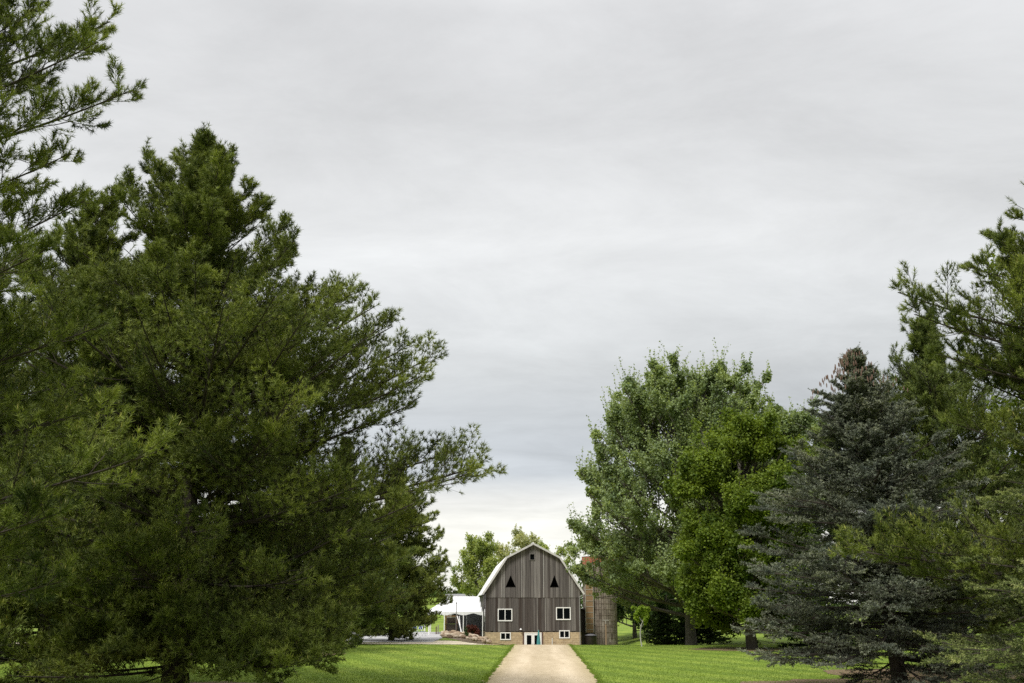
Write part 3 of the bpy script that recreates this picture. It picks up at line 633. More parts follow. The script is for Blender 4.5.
def gable_boards(y0, y1, upper, name):
    m = MB(); brk = [-W, W]
    for a, b, c in tris: brk += [a, b, c]
    for w in wins: brk += [w[0], w[1]]
    brk += [vent[0], vent[1], -xb, xb, 0]
    for s in (1,):
        x = -W
        edges = set(); 
        while x < W: edges.add(round(x, 4)); x += rb.uniform(.2, .34)
    edges = sorted(edges | {round(b, 4) for b in brk}); edges = [e for i, e in enumerate(edges)]
    for a, b in zip(edges[:-1], edges[1:]):
        if b-a < .02: continue
        t = min(1, max(0, rb.gauss(.41 if upper else .31, .13)))
        if rb.random() < .05: t = min(1, t+.28)
        if not upper: t = max(0, t-.10*math.exp(-((a-.3)/2.2)**2))
        g = .006; xa, xc = a+g, b-g; j = rb.uniform(-.008, .008); mid = (a+b)/2
        def piece(zA0, zC0, zA1, zC1):
            if zA1-zA0 < .01 and zC1-zC0 < .01: return
            m.prism([(xa, y0+j, zA0), (xc, y0+j, zC0), (xc, y0+j, zC1), (xa, y0+j, zA1)], [(xa, y1, zA0), (xc, y1, zC0), (xc, y1, zC1), (xa, y1, zA1)], t)
        if upper:
            lo = zl-rb.uniform(.0, .03); ra, rc = roof_z(xa)-.02, roof_z(xc)-.02; hole = False
            for p, q, r in tris:
                if p-.001 <= mid <= r+.001:
                    f = lambda x: tri_b+(tri_t-tri_b)*((x-p)/(q-p) if x < q else (r-x)/(r-q))
                    piece(lo, lo, tri_b, tri_b); piece(f(xa), f(xc), ra, rc); hole = True
            if vent[0] <= mid <= vent[1]: piece(lo, lo, vent[2], vent[2]); piece(vent[3], vent[3], ra, rc); hole = True
            if not hole: piece(lo, lo, ra, rc)
        else:
            lo = zs-rb.uniform(0, .10); hole = False
            for w in wins:
                if w[0] <= mid <= w[1]: piece(lo, lo, w[2], w[2]); piece(w[3], w[3], zl+.05, zl+.05); hole = True
            if not hole: piece(lo, lo, zl+.05, zl+.05)
    return m.build(name, M_board, barn)
gable_boards(-.06, -.02, True, 'gable_siding')
gable_boards(-.02, .03, False, 'lower_siding')
# battens: pale narrow strips, streaks of lichen-grey
m = MB()
for k in range(26):
    x = rb.uniform(-W+.1, W-.1); up = rb.random() < .6
    if any(w[0]-.1 < x < w[1]+.1 for w in wins) and not up: continue
    if any(p-.1 < x < r+.1 for p, q, r in tris) and up: continue
    if up and vent[0]-.1 < x < vent[1]+.1: continue
    if up: m.box(x-.035, x+.035, -.085, -.061, zl, roof_z(x)-.12, rb.uniform(.6, 1))
    else: m.box(x-.03, x+.03, -.045, -.021, zs, zl-.05, rb.uniform(.45, .9))
m.build('batten', M_board, barn)
# side and back walls
m = MB()
for sx in (-1, 1):
    y = .0
    while y < LEN:
        w = rb.uniform(.2, .34); m.box(sx*W-.03, sx*W+.03, y+.04, min(LEN, y+w)+.03, zs-.03, ze+.05, min(1, max(0, rb.gauss(.35, .15)))); y += w
m.box(-W+.04, W-.04, LEN-.03, LEN+.03, zs, ze+.4, .3)
m.prism([(-W+.1, LEN-.02, ze+.4), (W-.1, LEN-.02, ze+.4), (xb, LEN-.02, zb-.1), (0, LEN-.02, zt-.15), (-xb, LEN-.02, zb-.1)],
        [(-W+.1, LEN+.02, ze+.4), (W-.1, LEN+.02, ze+.4), (xb, LEN+.02, zb-.1), (0, LEN+.02, zt-.15), (-xb, LEN+.02, zb-.1)], .3)
m.build('side_wall', M_board, barn)
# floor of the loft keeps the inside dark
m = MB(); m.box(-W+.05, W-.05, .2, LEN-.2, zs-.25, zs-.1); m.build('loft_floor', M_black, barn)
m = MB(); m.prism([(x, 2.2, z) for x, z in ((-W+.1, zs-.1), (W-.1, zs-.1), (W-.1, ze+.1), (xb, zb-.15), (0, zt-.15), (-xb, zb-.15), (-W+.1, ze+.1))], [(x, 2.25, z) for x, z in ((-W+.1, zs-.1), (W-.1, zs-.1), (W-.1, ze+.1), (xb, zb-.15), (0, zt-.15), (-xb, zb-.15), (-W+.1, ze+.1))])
m.build('dark_loft_blocker', M_black, barn)  # added black panel, stops light from behind showing through the gable openings
# stone base
M_stone, nt_, o_ = new_mat('tan limestone'); p_ = nt_.nodes.new('ShaderNodeBsdfPrincipled'); nt_.links.new(p_.outputs[0], o_.inputs[0]); p_.inputs['Roughness'].default_value = .9
_tc = nt_.nodes.new('ShaderNodeTexCoord'); _sw = nt_.nodes.new('ShaderNodeSeparateXYZ'); nt_.links.new(_tc.outputs['Object'], _sw.inputs[0])
_ad = nt_.nodes.new('ShaderNodeMath'); _ad.operation = 'ADD'; nt_.links.new(_sw.outputs[0], _ad.inputs[0]); nt_.links.new(_sw.outputs[1], _ad.inputs[1])
_cb = nt_.nodes.new('ShaderNodeCombineXYZ'); nt_.links.new(_ad.outputs[0], _cb.inputs[0]); nt_.links.new(_sw.outputs[2], _cb.inputs[1])
_bk = nt_.nodes.new('ShaderNodeTexBrick'); nt_.links.new(_cb.outputs[0], _bk.inputs[0])
for k, v in (('Color1', (.46, .36, .235, 1)), ('Color2', (.36, .275, .175, 1)), ('Mortar', (.50, .43, .32, 1))): _bk.inputs[k].default_value = v
_bk.inputs['Scale'].default_value = 1; _bk.inputs['Brick Width'].default_value = .48; _bk.inputs['Row Height'].default_value = .19; _bk.inputs['Mortar Size'].default_value = .014
_n = tex_noise(nt_, 3.2, 5, .65)
nt_.links.new(mixc(nt_, 1.0, _bk.outputs[0], ramp(nt_, _n, [(.3, (.72, .7, .68)), (.7, (1.25, 1.22, 1.15))]), 'MULTIPLY'), p_.inputs['Base Color'])
nt_.links.new(bump(nt_, _bk.outputs['Fac'], -.6, .03), p_.inputs['Normal'])
m = MB(); zf = zs-.12
xs = sorted([-W, W, bwins[0][0], bwins[0][1], bwins[1][0], bwins[1][1], door[0], door[1]])
for a, b in zip(xs[:-1], xs[1:]):
    mid = (a+b)/2; cut = None
    for w in bwins:
        if w[0] < mid < w[1]: cut = (w[2], w[3])
    if door[0] < mid < door[1]: cut = (0, door[3])
    lo = -.4
    if cut is None: m.box(a, b, 0.0, .4, lo, zf)
    else:
        if cut[0] > .1: m.box(a, b, 0.0, .4, lo, cut[0])
        if cut[1] < zf-.02: m.box(a, b, 0.0, .4, cut[1], zf)
for sx in (-1, 1): m.box(min(sx*W, sx*(W-.4)), max(sx*W, sx*(W-.4)), .4, LEN, -.4, zf)
m.box(-W+.4, W-.4, LEN-.4, LEN, -.4, zf)
m.build('stone_base', M_stone, barn)
# roof
M_roof = simple('pale metal roof', (.76, .76, .75), (.66, .66, .65), 1.2, 0.5, mscale=(1, 6, 1))
m = MB()
fr, bk_ = -.42, LEN+.3
def slab(m, x0, z0, x1, z1, t, y0=fr, y1=bk_):
    d = Vector((x1-x0, z1-z0)).normalized(); n = Vector((-d.y, d.x)); n = n if n.y > 0 else -n
    m.prism([(x0, y0, z0), (x1, y0, z1), (x1+n.x*t, y0, z1+n.y*t), (x0+n.x*t, y0, z0+n.y*t)], [(x0, y1, z0), (x1, y1, z1), (x1+n.x*t, y1, z1+n.y*t), (x0+n.x*t, y1, z0+n.y*t)])
roof = MB()
for s in (-1, 1):
    slab(roof, 0, zt+.003, s*xb, zb, .1); slab(roof, s*(xb+.002), zb-.003, s*4.75, roof_z(4.75), .1); slab(roof, s*4.752, roof_z(4.75)-.003, s*5.44, ze-.02, .1)
    y = .2
ro = roof.build('roof', M_roof, barn)
m = MB()
for s in (-1, 1):
    y = -.3
    while y < LEN+.2 and s < 0:
        x0, z0, x1, z1 = s*(xb+.06), zb+.05, s*4.7, roof_z(4.7)+.04; d = Vector((x1-x0, 0, z1-z0)).normalized(); n = Vector((-d.z, 0, d.x)); n = n if n.z > 0 else -n
        p = Vector((x0, y, z0))+n*.07; q = Vector((x1, y, z1))+n*.07; m.tube(p, q, .025, n=4); y += .6
m.build('roof_seam', M_roof, barn)
m = MB()
for s in (-1, 1):   # white verge boards along the front edge
    slab(m, 0, zt-.07, s*xb, zb-.07, .2, fr-.04, fr-.003); slab(m, s*xb, zb-.07, s*4.75, roof_z(4.75)-.07, .2, fr-.04, fr-.003); slab(m, s*4.75, roof_z(4.75)-.07, s*5.45, ze-.09, .2, fr-.04, fr-.003)
m.build('verge_board', simple('verge paint', (.62, .61, .59), (.42, .41, .39), 2.5, 0.6), barn)
m = MB(); m.tube((0, fr, zt+.13), (0, bk_, zt+.13), .09, n=6); m.build('ridge_cap', M_roof, barn)

def sash_window(w, parent, yf, panes=2, fw=.1, name='window'):
    x0, x1, z0, z1 = w; m = MB()
    m.box(x0-.03, x1+.03, yf-.05, yf+.05, z0-.04, z0+fw*.8); m.box(x0-.03, x1+.03, yf-.05, yf+.05, z1-fw*.8, z1+.03)
    m.box(x0-.03, x0+fw*.8, yf-.048, yf+.048, z0+fw*.8, z1-fw*.8); m.box(x1-fw*.8, x1+.03, yf-.048, yf+.048, z0+fw*.8, z1-fw*.8)
    for k in range(1, panes):
        x = x0+(x1-x0)*k/panes; m.box(x-fw*.45, x+fw*.45, yf-.046, yf+.046, z0+fw*.8, z1-fw*.8)
    fo = m.build(name, M_white, parent)
    for k in range(panes):
        a = x0+(x1-x0)*k/panes+.03; b = x0+(x1-x0)*(k+1)/panes-.03; g = MB(); g.box(a, b, yf+.0, yf+.012, z0+.03, z1-.03); g.build('pane', M_glass, fo)
    return fo
for w in wins: sash_window(w, barn, -.045, fw=.085)
for w in bwins: sash_window(w, barn, -.02, fw=.085)
# gable hatch with louvres
m = MB(); x0, x1, z0, z1 = vent
m.box(x0-.06, x0, -.12, -.02, z0-.06, z1+.42); m.box(x1, x1+.06, -.12, -.02, z0-.06, z1+.42); m.box(x0, x1, -.12, -.02, z1, z1+.05); m.box(x0, x1, -.12, -.02, z0-.06, z0)
for k in range(5): m.box(x0, x1, -.10-.004*k, -.062, z1+.07+k*.07, z1+.12+k*.07)
vo = m.build('gable_hatch', simple('hatch wood', (.20, .19, .18), (.14, .13, .12), 6), barn)
m = MB(); m.box(x0+.01, x1-.01, .06, .08, z0+.01, z1-.01); m.build('pane', M_glass, vo)
# triangular openings get a thin dark trim
for p, q, r in tris:
    m = MB()
    for a, b in (((p, tri_b), (q, tri_t)), ((q, tri_t), (r, tri_b)), ((p, tri_b), (r, tri_b))):
        m.tube((a[0], -.05, a[1]), (b[0], -.05, b[1]), .025, n=4)
    m.build('opening_trim', M_black, barn)
# double glass doors
x0, x1, z0, z1 = door; m = MB()
m.box(x0, x0+.1, -.06, .1, z0, z1); m.box(x1-.1, x1, -.06, .1, z0, z1); m.box(x0+.1, x1-.1, -.06, .1, z1-.1, z1)
m.build('door_frame', M_white, barn)
for k in range(2):
    a = x0+.1+(x1-x0-.2)*k/2+.004; b = x0+.1+(x1-x0-.2)*(k+1)/2-.004; m = MB(); f = .16
    m.box(a, a+f, -.04, .02, z0+.02, z1-.11); m.box(b-f, b, -.04, .02, z0+.02, z1-.11); m.box(a+f, b-f, -.04, .02, z0+.02, z0+.3); m.box(a+f, b-f, -.04, .02, z1-.11-f, z1-.11)
    d = m.build('door', M_white, barn)
    g = MB(); g.box(a+f-.02, b-f+.02, -.01, .0, z0+.28, z1-.11-f+.02); g.build('pane', M_glass, d)
    h = MB(); hx = (b-f/2) if k == 0 else (a+f/2); h.tube((hx, -.09, 1.0), (hx, -.09, 1.3), .015); h.tube((hx, -.04, 1.02), (hx, -.09, 1.02), .012); h.tube((hx, -.04, 1.28), (hx, -.09, 1.28), .012)
    h.build('handle', M_black, d)
M_btrim = simple('brown trim', (.10, .06, .045), (.15, .09, .07), 4)
for x in (x0-.09, x1+.09): m = MB(); m.box(x-.085, x+.085, -.03, -.005, 0, zf-.01); m.build('door_trim', M_btrim, barn)
# corner trim, downspout, pipe, lamp
m = MB(); m.tube((W-.12, -.11, 0), (W-.12, -.11, ze-.3), .045); m.tube((W-.12, -.11, ze-.3), (W+.25, -.2, ze-.1), .045); m.build('downspout', simple('grey metal', (.30, .30, .29), (.22, .22, .21), 5, .5), barn)
m = MB(); xx = bx(552); m.tube((xx, -.06, .1), (xx, -.06, bz(638)), .035); m.tube((xx, -.06, .9), (xx-.55, -.06, .9), .02); m.build('vent_pipe', M_white, barn)
m = MB(); xx = bx(561.5); m.box(xx-.2, xx+.2, -.25, -.002, .35, .8); m.build('utility_box', simple('box grey', (.55, .55, .54), (.48, .48, .47), 3), barn)
for xx in (bx(520.6),):
    m = MB(); zz = bz(629.4); m.tube((xx, -.05, zz), (xx, -.3, zz+.1), .015); m.lathe([(.02, .12), (.06, .08), (.13, -.02), (.125, -.03), (.03, .05)], (xx, -.3, zz), 14)
    m.build('wall_lamp', M_white, barn)
m = MB(); y = 2.2; m.box(-W-.09, -W-.03, y, y+1.2, bz(622), bz(609)); m.build('side_window', M_white, barn)

# ------------------------------------------------------------------ silo with chute
sx_, sy_ = (600-512)/1032*118, 118.0; zg = float(gz(sx_, sy_)); silo = empty('silo', (sx_, sy_, zg-.1)); tag(silo, 'grey-brown concrete stave silo beside the barn, half hidden by maple leaves', 'silo')
ztop = at(600, 556, 118).z-zg
M_stave = tone_mat('concrete staves', [(0, (.13, .105, .085)), (.5, (.21, .175, .145)), (1, (.30, .26, .22))], nscale=1.2, bmp=.4, namp=(.7, 1.25), streak=(2, 2, .7))
rs = random.Random(4); m = MB(); R = 1.93; n = 44; rows = 16
for j in range(rows):
    z0, z1 = ztop*j/rows, ztop*(j+1)/rows
    for i in range(n):
        a0, a1 = 2*math.pi*i/n+.012, 2*math.pi*(i+1)/n-.012; off = (z1-z0)*.5*(i % 2)
        r = R+rs.uniform(-.01, .012)
        zz0, zz1 = max(0, z0-off)+.01, min(ztop, z1-off)-.01
        if j == rows-1: zz1 = ztop-.01
        q = [(r*math.cos(a0), r*math.sin(a0)), (r*math.cos(a1), r*math.sin(a1)), ((r-.09)*math.cos(a1), (r-.09)*math.sin(a1)), ((r-.09)*math.cos(a0), (r-.09)*math.sin(a0))]
        m.prism([(x, y, zz0) for x, y in q], [(x, y, zz1) for x, y in q], min(1, max(0, rs.gauss(.5, .2))))
m.lathe([(R-.06, 0), (R-.06, ztop-.05)], n=44, tone=.05)
m.build('stave_wall', M_stave, silo)
m = MB(); z = .5
while z < ztop-.3: m.lathe([(R+.012, z-.012), (R+.03, z), (R+.012, z+.012)], n=44); z += .62
m.build('steel_hoop', simple('rusty hoop', (.10, .075, .06), (.16, .11, .08), 5), silo)
m = MB(); m.lathe([(R+.02, ztop-.9), (R+.05, ztop-.1), (R+.02, ztop-.02)], n=44); m.build('rust_band', simple('rust red metal', (.26, .075, .04), (.34, .13, .07), 2, .7), silo)
m = MB(); m.lathe([(R+.02, ztop), (R+.1, ztop), (R+.1, ztop+.14), (R-.1, ztop+.16), (R-.1, ztop)], n=44); m.build('silo_rim', M_white, silo)
m = MB(); cxl, cyl = -1.35, -1.62
m.box(cxl-.42, cxl+.42, cyl-.42, cyl+.5, 1.7, ztop-.95); m.build('unloading_chute', simple('tan rusty chute', (.27, .17, .09), (.19, .125, .07), 1.6, .7, mscale=(1, 1, 3)), silo)
m = MB()
for k in range(11): m.box(cxl-.45, cxl+.45, cyl-.45, cyl-.425, 2.0+k*.62, 2.05+k*.62)
for s in (-1, 1): m.box(cxl+s*.44-.03, cxl+s*.44+.03, cyl-.46, cyl-.40, 1.7, ztop-.95)
m.build('chute_band', simple('pale galvanised', (.40, .38, .33), (.30, .28, .24), 4, .6), silo)

# dark tank standing at the foot of the chute
t = empty('water_tank', gp(bx(590.5)+2.4, 113.4, -.05)); tag(t, 'black round tank with grey lid between barn and silo', 'tank')
m = MB(); m.lathe([(0, 0), (.62, 0), (.66, .05), (.62, .35), (.66, .4), (.62, .9), (.66, .95), (.62, 1.3), (.66, 1.36), (.6, 1.45), (0, 1.45)], n=28); m.build('drum', simple('black plastic', (.018, .016, .016), (.035, .028, .026), 4, .5), t, True)
m = MB(); m.lathe([(0, 1.62), (.3, 1.6), (.72, 1.47), (.72, 1.43), (.6, 1.44)], n=28); m.build('lid', simple('grey lid', (.12, .12, .13), (.09, .09, .1), 4, .6), t, True)
m = MB(); m.tube((-.66, 0, 1.2), (-.75, 0, .1), .03); m.build('hose', M_black, t)
# low dark lean-to shed between barn and silo
t = empty('lean_to_shed', (8.3, 117.2, float(gz(8.3, 117))-.05)); tag(t, 'narrow dark shed in the gap between barn and silo', 'shed')
m = MB(); m.box(-1.15, .2, -.4, 1.2, 0, 4.3); m.build('wall', simple('dark planks', (.05, .045, .04), (.08, .07, .06), 3, .9, mscale=(6, 6, .5)), t)
m = MB(); m.prism([(-1.1, -.6, 4.32), (.35, -.6, 4.1), (.35, -.6, 4.18), (-1.1, -.6, 4.4)], [(-1.1, 1.3, 4.32), (.35, 1.3, 4.1), (.35, 1.3, 4.18), (-1.1, 1.3, 4.4)]); m.build('roof', simple('dull roof', (.14, .13, .12), (.1, .09, .09), 3), t)

# wooden T post on the silo side of the lawn
p0 = gp(spx(605.3, 113.5), 113.5); t = empty('wooden_post', p0); tag(t, 'tall wooden post with a short crossbar in front of the silo', 'post')
m = MB(); m.box(-.085, .085, -.085, .085, -.1, 2.9); m.build('upright', simple('brown post wood', (.20, .14, .09), (.28, .20, .14), 4, mscale=(5, 5, .6)), t)
m = MB(); m.box(-.36, .36, -.10, .10, 2.9, 2.99); m.box(-.05, .05, -.13, -.09, 2.55, 2.88); m.build('crossbar', simple('grey crossbar', (.33, .31, .29), (.25, .24, .22), 4), t)

# closed teal parasol beside the doors
q = barn.matrix_basis @ Vector((bx(537.6), -1.1, 0)); 
t = empty('patio_umbrella', (q.x+.0, q.y, float(gz(q.x, q.y)))); tag(t, 'closed teal parasol standing before the glass doors', 'umbrella')
M_teal = simple('teal canvas', (.05, .22, .23), (.08, .30, .31), 3, .8)
m = MB(); m.lathe([(0, 0), (.28, 0), (.28, .06), (.05, .1), (0, .1)], n=20); m.build('base', M_black, t)
m = MB(); m.tube((0, 0, .08), (0, 0, 2.75), .022); m.build('pole', simple('pole wood', (.3, .2, .1), (.25, .17, .09), 4), t)
m = MB(); nf = 16; prof = [(.03, 2.72), (.08, 2.5), (.14, 2.1), (.19, 1.6), (.24, 1.1), (.20, .75), (.06, .72)]
k0 = len(m.v)
for r, z in prof:
    for i in range(nf): a = 2*math.pi*i/nf; rr = r*(1.0 if i % 2 else .68); m.v.append((rr*math.cos(a), rr*math.sin(a), z))
for j in range(len(prof)-1):
    for i in range(nf): a = k0+j*nf+i; b = k0+j*nf+(i+1) % nf; m.f.append((a, b, b+nf, a+nf)); m.t.append(.5)
m.build('canopy', M_teal, t)

# ------------------------------------------------------------------ tent on the patio
tx0, tx1, ty0, ty1 = -9.5, -3.2, 113.0, 121.0
tz = float(gz(-10, 106)); te = 2.3; tt = at(460, 596.5, 117).z-tz
tent = empty('tent', ((tx0+tx1)/2, (ty0+ty1)/2, tz)); tag(tent, 'white event tent with scalloped edge on the patio left of the barn', 'tent')
hw, hd = (tx1-tx0)/2, (ty1-ty0)/2
M_canvas, nt_, o_ = new_mat('white tent canvas'); a_ = nt_.nodes.new('ShaderNodeBsdfDiffuse'); b_ = nt_.nodes.new('ShaderNodeBsdfTranslucent'); x_ = nt_.nodes.new('ShaderNodeMixShader')
a_.inputs[0].default_value = (.86, .87, .88, 1); b_.inputs[0].default_value = (.8, .8, .8, 1); x_.inputs[0].default_value = .25
nt_.links.new(a_.outputs[0], x_.inputs[1]); nt_.links.new(b_.outputs[0], x_.inputs[2]); nt_.links.new(x_.outputs[0], o_.inputs[0])
m = MB(); NX, NY = 40, 20
def tent_z(u, v):   # u,v in -1..1
    a = min((u+1)*hw/2.3, (1-u)*hw/.5, 1-abs(v)); a = max(0, min(1, a)); return te+(tt-te)*a-.08*math.sin(math.pi*a)
grid = [[(u*hw, v*hd, tent_z(u, v)) for u in np.linspace(-1, 1, NX+1)] for v in np.linspace(-1, 1, NY+1)]
for j in range(NY):
    for i in range(NX): m.poly([grid[j][i], grid[j][i+1], grid[j+1][i+1], grid[j+1][i]])
m.build('tent_roof', M_canvas, tent)
m = MB()
def valance(p, q, n):
    p = Vector(p); q = Vector(q); K = n*8
    for i in range(K):
        a = p+(q-p)*(i/K); b = p+(q-p)*((i+1)/K); f = lambda t: .16+.22*abs(math.cos(math.pi*t*n))**1.5
        m.poly([a, b, b-Vector((0, 0, f((i+1)/K))), a-Vector((0, 0, f(i/K)))])
for a, b, n in (((-hw, -hd, te), (hw, -hd, te), 3), ((hw, -hd, te), (hw, hd, te), 3), ((-hw, hd, te), (-hw, -hd, te), 3), ((hw, hd, te), (-hw, hd, te), 3)): valance(a, b, n)
m.build('valance', M_canvas, tent)
for (x, y) in ((-hw, -hd), (0-hw*.33, -hd), (hw*.33, -hd), (hw, -hd), (-hw, hd), (-hw*.33, hd), (hw*.33, hd), (hw, hd)):
    m = MB(); m.tube((x, y, -.9 if x > 0 else -.05), (x, y, te), .05); m.build('leg', M_white, tent)
m = MB(); m.prism([(-.1, hd-.04, -.8), (hw-.05, hd-.04, -.8), (hw-.05, hd-.04, te-.1), (-.1, hd-.04, te-.1)], [(-.1, hd-.02, -.8), (hw-.05, hd-.02, -.8), (hw-.05, hd-.02, te-.1), (-.1, hd-.02, te-.1)])
m.build('side_panel', simple('grey canvas', (.13, .135, .14), (.10, .105, .11), 2), tent)

t = empty('wooden_bar', (spx(451.5, 115), 115, tz)); tag(t, 'wooden serving bar with an orange-brown frame under the tent', 'bar counter')
Mw = simple('orange wood', (.40, .22, .10), (.30, .165, .08), 4); Md = simple('grey-brown planks', (.14, .11, .085), (.10, .08, .065), 4, mscale=(1, 1, 8))
m = MB()
for x in (-.6, .6):
    for y in (-.4, .4): m.box(x-.06, x+.06, y-.06, y+.06, 0, 1.75)
m.box(-.7, .7, -.48, -.34, 1.76, 1.9); m.box(-.7, .7, .34, .48, 1.76, 1.9); m.build('frame', Mw, t)
m = MB(); m.box(-.53, .53, -.38, .38, .02, .92); m.build('counter', Md, t)
m = MB(); m.box(-.75, .75, -.5, .5, .925, .985); m.build('counter_top', simple('dark counter', (.06, .05, .045), (.09, .07, .06), 4), t)
m = MB(); m.box(-.53, .53, .36, .40, 1.0, 1.7); m.build('back_panel', Md, t)

def tent_table(x, y):
    t = empty('round_table', gp(x, y)); m = MB(); m.lathe([(0, .72), (.5, .72), (.5, .76), (0, .76)], n=20); m.build('table_top', M_black, t)
    m = MB(); m.lathe([(.28, 0), (.28, .03), (.04, .06), (.04, .72)], n=12); m.build('pedestal', M_black, t); return t
tag(tent_table(spx(459.5, 113.5), 114), 'small black round table under the tent, just right of the wooden bar', 'table')
def chair(col):
    t = empty('folding_chair', (0, 0, 0))
    m = MB(); m.box(-.22, .22, -.2, .22, .43, .46); m.build('seat', col, t)
    m = MB(); m.prism([(-.2, .2, .62), (.2, .2, .62), (.2, .27, .92), (-.2, .27, .92)], [(-.2, .225, .62), (.2, .225, .62), (.2, .295, .92), (-.2, .295, .92)]); m.build('backrest', col, t)
    for sx in (-1, 1):
        m = MB(); m.tube((sx*.21, -.22, 0), (sx*.21, .28, .93), .014, n=6); m.build('leg', M_white, t)
        m = MB(); m.tube((sx*.19, .26, 0), (sx*.19, -.12, .45), .014, n=6); m.build('leg', M_white, t)
    return t
ch0 = chair(simple('blue seat', (.05, .09, .22), (.06, .11, .26), 4, .5))
spots = [(spx(415.5, 100), 100, .3), (spx(420, 101), 101, -.4), (spx(423.5, 99.6), 99.6, 1.2), (spx(411.5, 101.5), 101.5, 2.4)]
lbs = ['blue folding chair, second from left on the patio edge', 'blue folding chair, third from left on the patio edge',
       'blue folding chair nearest the white marker post', 'blue folding chair, leftmost of four by the lone pine']
for i, (x, y, a) in enumerate(spots):
    c = ch0 if i == 0 else copy_tree(ch0); c.location = gp(x, y, .024); c.rotation_euler = (0, 0, a); tag(c, lbs[i], 'chair', 'blue chairs on the patio')
def post(px, Y, h, r, mat, label, cap=True):
    t = empty('marker_post' , gp(spx(px, Y), Y)); tag(t, label, 'post')
    m = MB(); m.box(-r, r, -r, r, -.05, h); m.build('shaft', mat, t)
    m = MB(); m.prism([(-r*1.3, -r*1.3, h), (r*1.3, -r*1.3, h), (r*1.3, r*1.3, h), (-r*1.3, r*1.3, h)], [(-r*.2, -r*.2, h+r*1.5), (r*.2, -r*.2, h+r*1.5), (r*.2, r*.2, h+r*1.5), (-r*.2, r*.2, h+r*1.5)]); m.build('cap', mat, t)
post(429.3, 104, 1.05, .06, M_white, 'white post at the far edge of the grey patio')
post(436.6, 110, .75, .06, simple('brown stake', (.12, .08, .06), (.16, .11, .08), 5), 'short brown post beyond the patio, left of the tent bar')
post(438.5, 110.5, .9, .05, simple('grey stake', (.25, .23, .2), (.2, .18, .16), 5), 'short grey post beside the brown one left of the tent bar')
# string-light pole and a leaning white brace before the tent
t = empty('light_pole', gp(spx(456.3, 102.5), 102.5)); tag(t, 'thin dark pole standing in front of the white tent', 'pole')
m = MB(); m.tube((0, 0, -.1), (0, 0, 3.4), .045, .035); m.build('shaft', simple('weathered pole', (.10, .10, .10), (.16, .15, .14), 4), t)
m = MB(); m.tube((0, 0, 3.35), (.0, -.2, 3.38), .015); m.lathe([(.01, .05), (.06, 0), (.05, -.09), (0, -.11)], (0, -.22, 3.36), 10); m.build('lamp', M_black, t)
t = empty('leaning_brace', gp(spx(461, 103), 103)); tag(t, 'slanted white ladder-like brace leaning at the tent front', 'brace')
m = MB(); m.tube((-.42, 1.0, 2.25), (.32, -.3, .0), .045); m.tube((-.22, 1.0, 2.25), (.10, -.3, .0), .03)
for k in range(6): f = .15+k*.14; m.tube((-.42+.74*f, 1.0-1.3*f, 2.25*(1-f)), (-.22+.32*f, 1.0-1.3*f, 2.25*(1-f)), .018, n=6)
m.build('frame', M_white, t)
broadleaf('red_shrub', 'dark red-leaved bush under the right end of the tent', 'shrub', (spx(471.5, 107.5), 107.5), 1.75, [(0, 0), (.5, .6), (1.0, .75), (1.5, .5), (1.75, .2)], .05, 90,
          (M_bark, M_red), limbs=9, h0=.35, leaf=.13, nl=9, n2=5, n3=4, n4=3, up=.3, spread=.07)
t = empty('flower_pot', gp(spx(475.5, 102), 102, .1)); tag(t, 'pale stone planter with pink flowers above the rock bank', 'planter')
m = MB(); m.lathe([(0, 0), (.22, 0), (.34, .42), (.38, .45), (.34, .47), (.3, .4), (0, .4)], n=18); m.build('pot', simple('pale pot', (.42, .36, .33), (.36, .31, .28), 5), t)
rg = np.random.default_rng(3); Q = rg.normal(0, .10, (60, 3))*np.array([1, 1, .6])+np.array([0, 0, .55]); np_mesh('flowers', leaves(Q, 5, .12, rg, .03), None, simple('pink petals', (.45, .22, .25), (.5, .33, .35), 5), t)

# rock bank between the tent and the barn
rr = random.Random(21); rock_meshes = []
M_rock = tone_mat('field stones', [(0, (.09, .055, .04)), (.4, (.25, .18, .115)), (1, (.50, .43, .33))], nscale=4, bmp=.5)
def rock_mesh(seed):
    r = random.Random(seed); bm = bmesh.new(); bmesh.ops.create_icosphere(bm, subdivisions=2, radius=1)
    from mathutils import noise
    off = Vector((seed*3.1, seed*1.7, 0))
    for v in bm.verts: v.co *= 1+.35*noise.noise(v.co*1.2+off)+.12*noise.noise(v.co*3+off)
    me = bpy.data.meshes.new('boulder'); bm.to_mesh(me); bm.free()
    a = me.attributes.new('tone', 'FLOAT', 'FACE'); a.data.foreach_set('value', np.full(len(me.polygons), [.15, .45, .6, .85, .95, .3, .7, .5][seed % 8], np.float32))
    me.materials.append(M_rock); return me
rock_meshes = [rock_mesh(i) for i in range(8)]
placed = []
def bank_z(u, d): return .10+(.34-.85*u*u)*math.sin(min(1, d*1.3)*math.pi/2)-.45*u*u*(1-min(1, d*1.3))
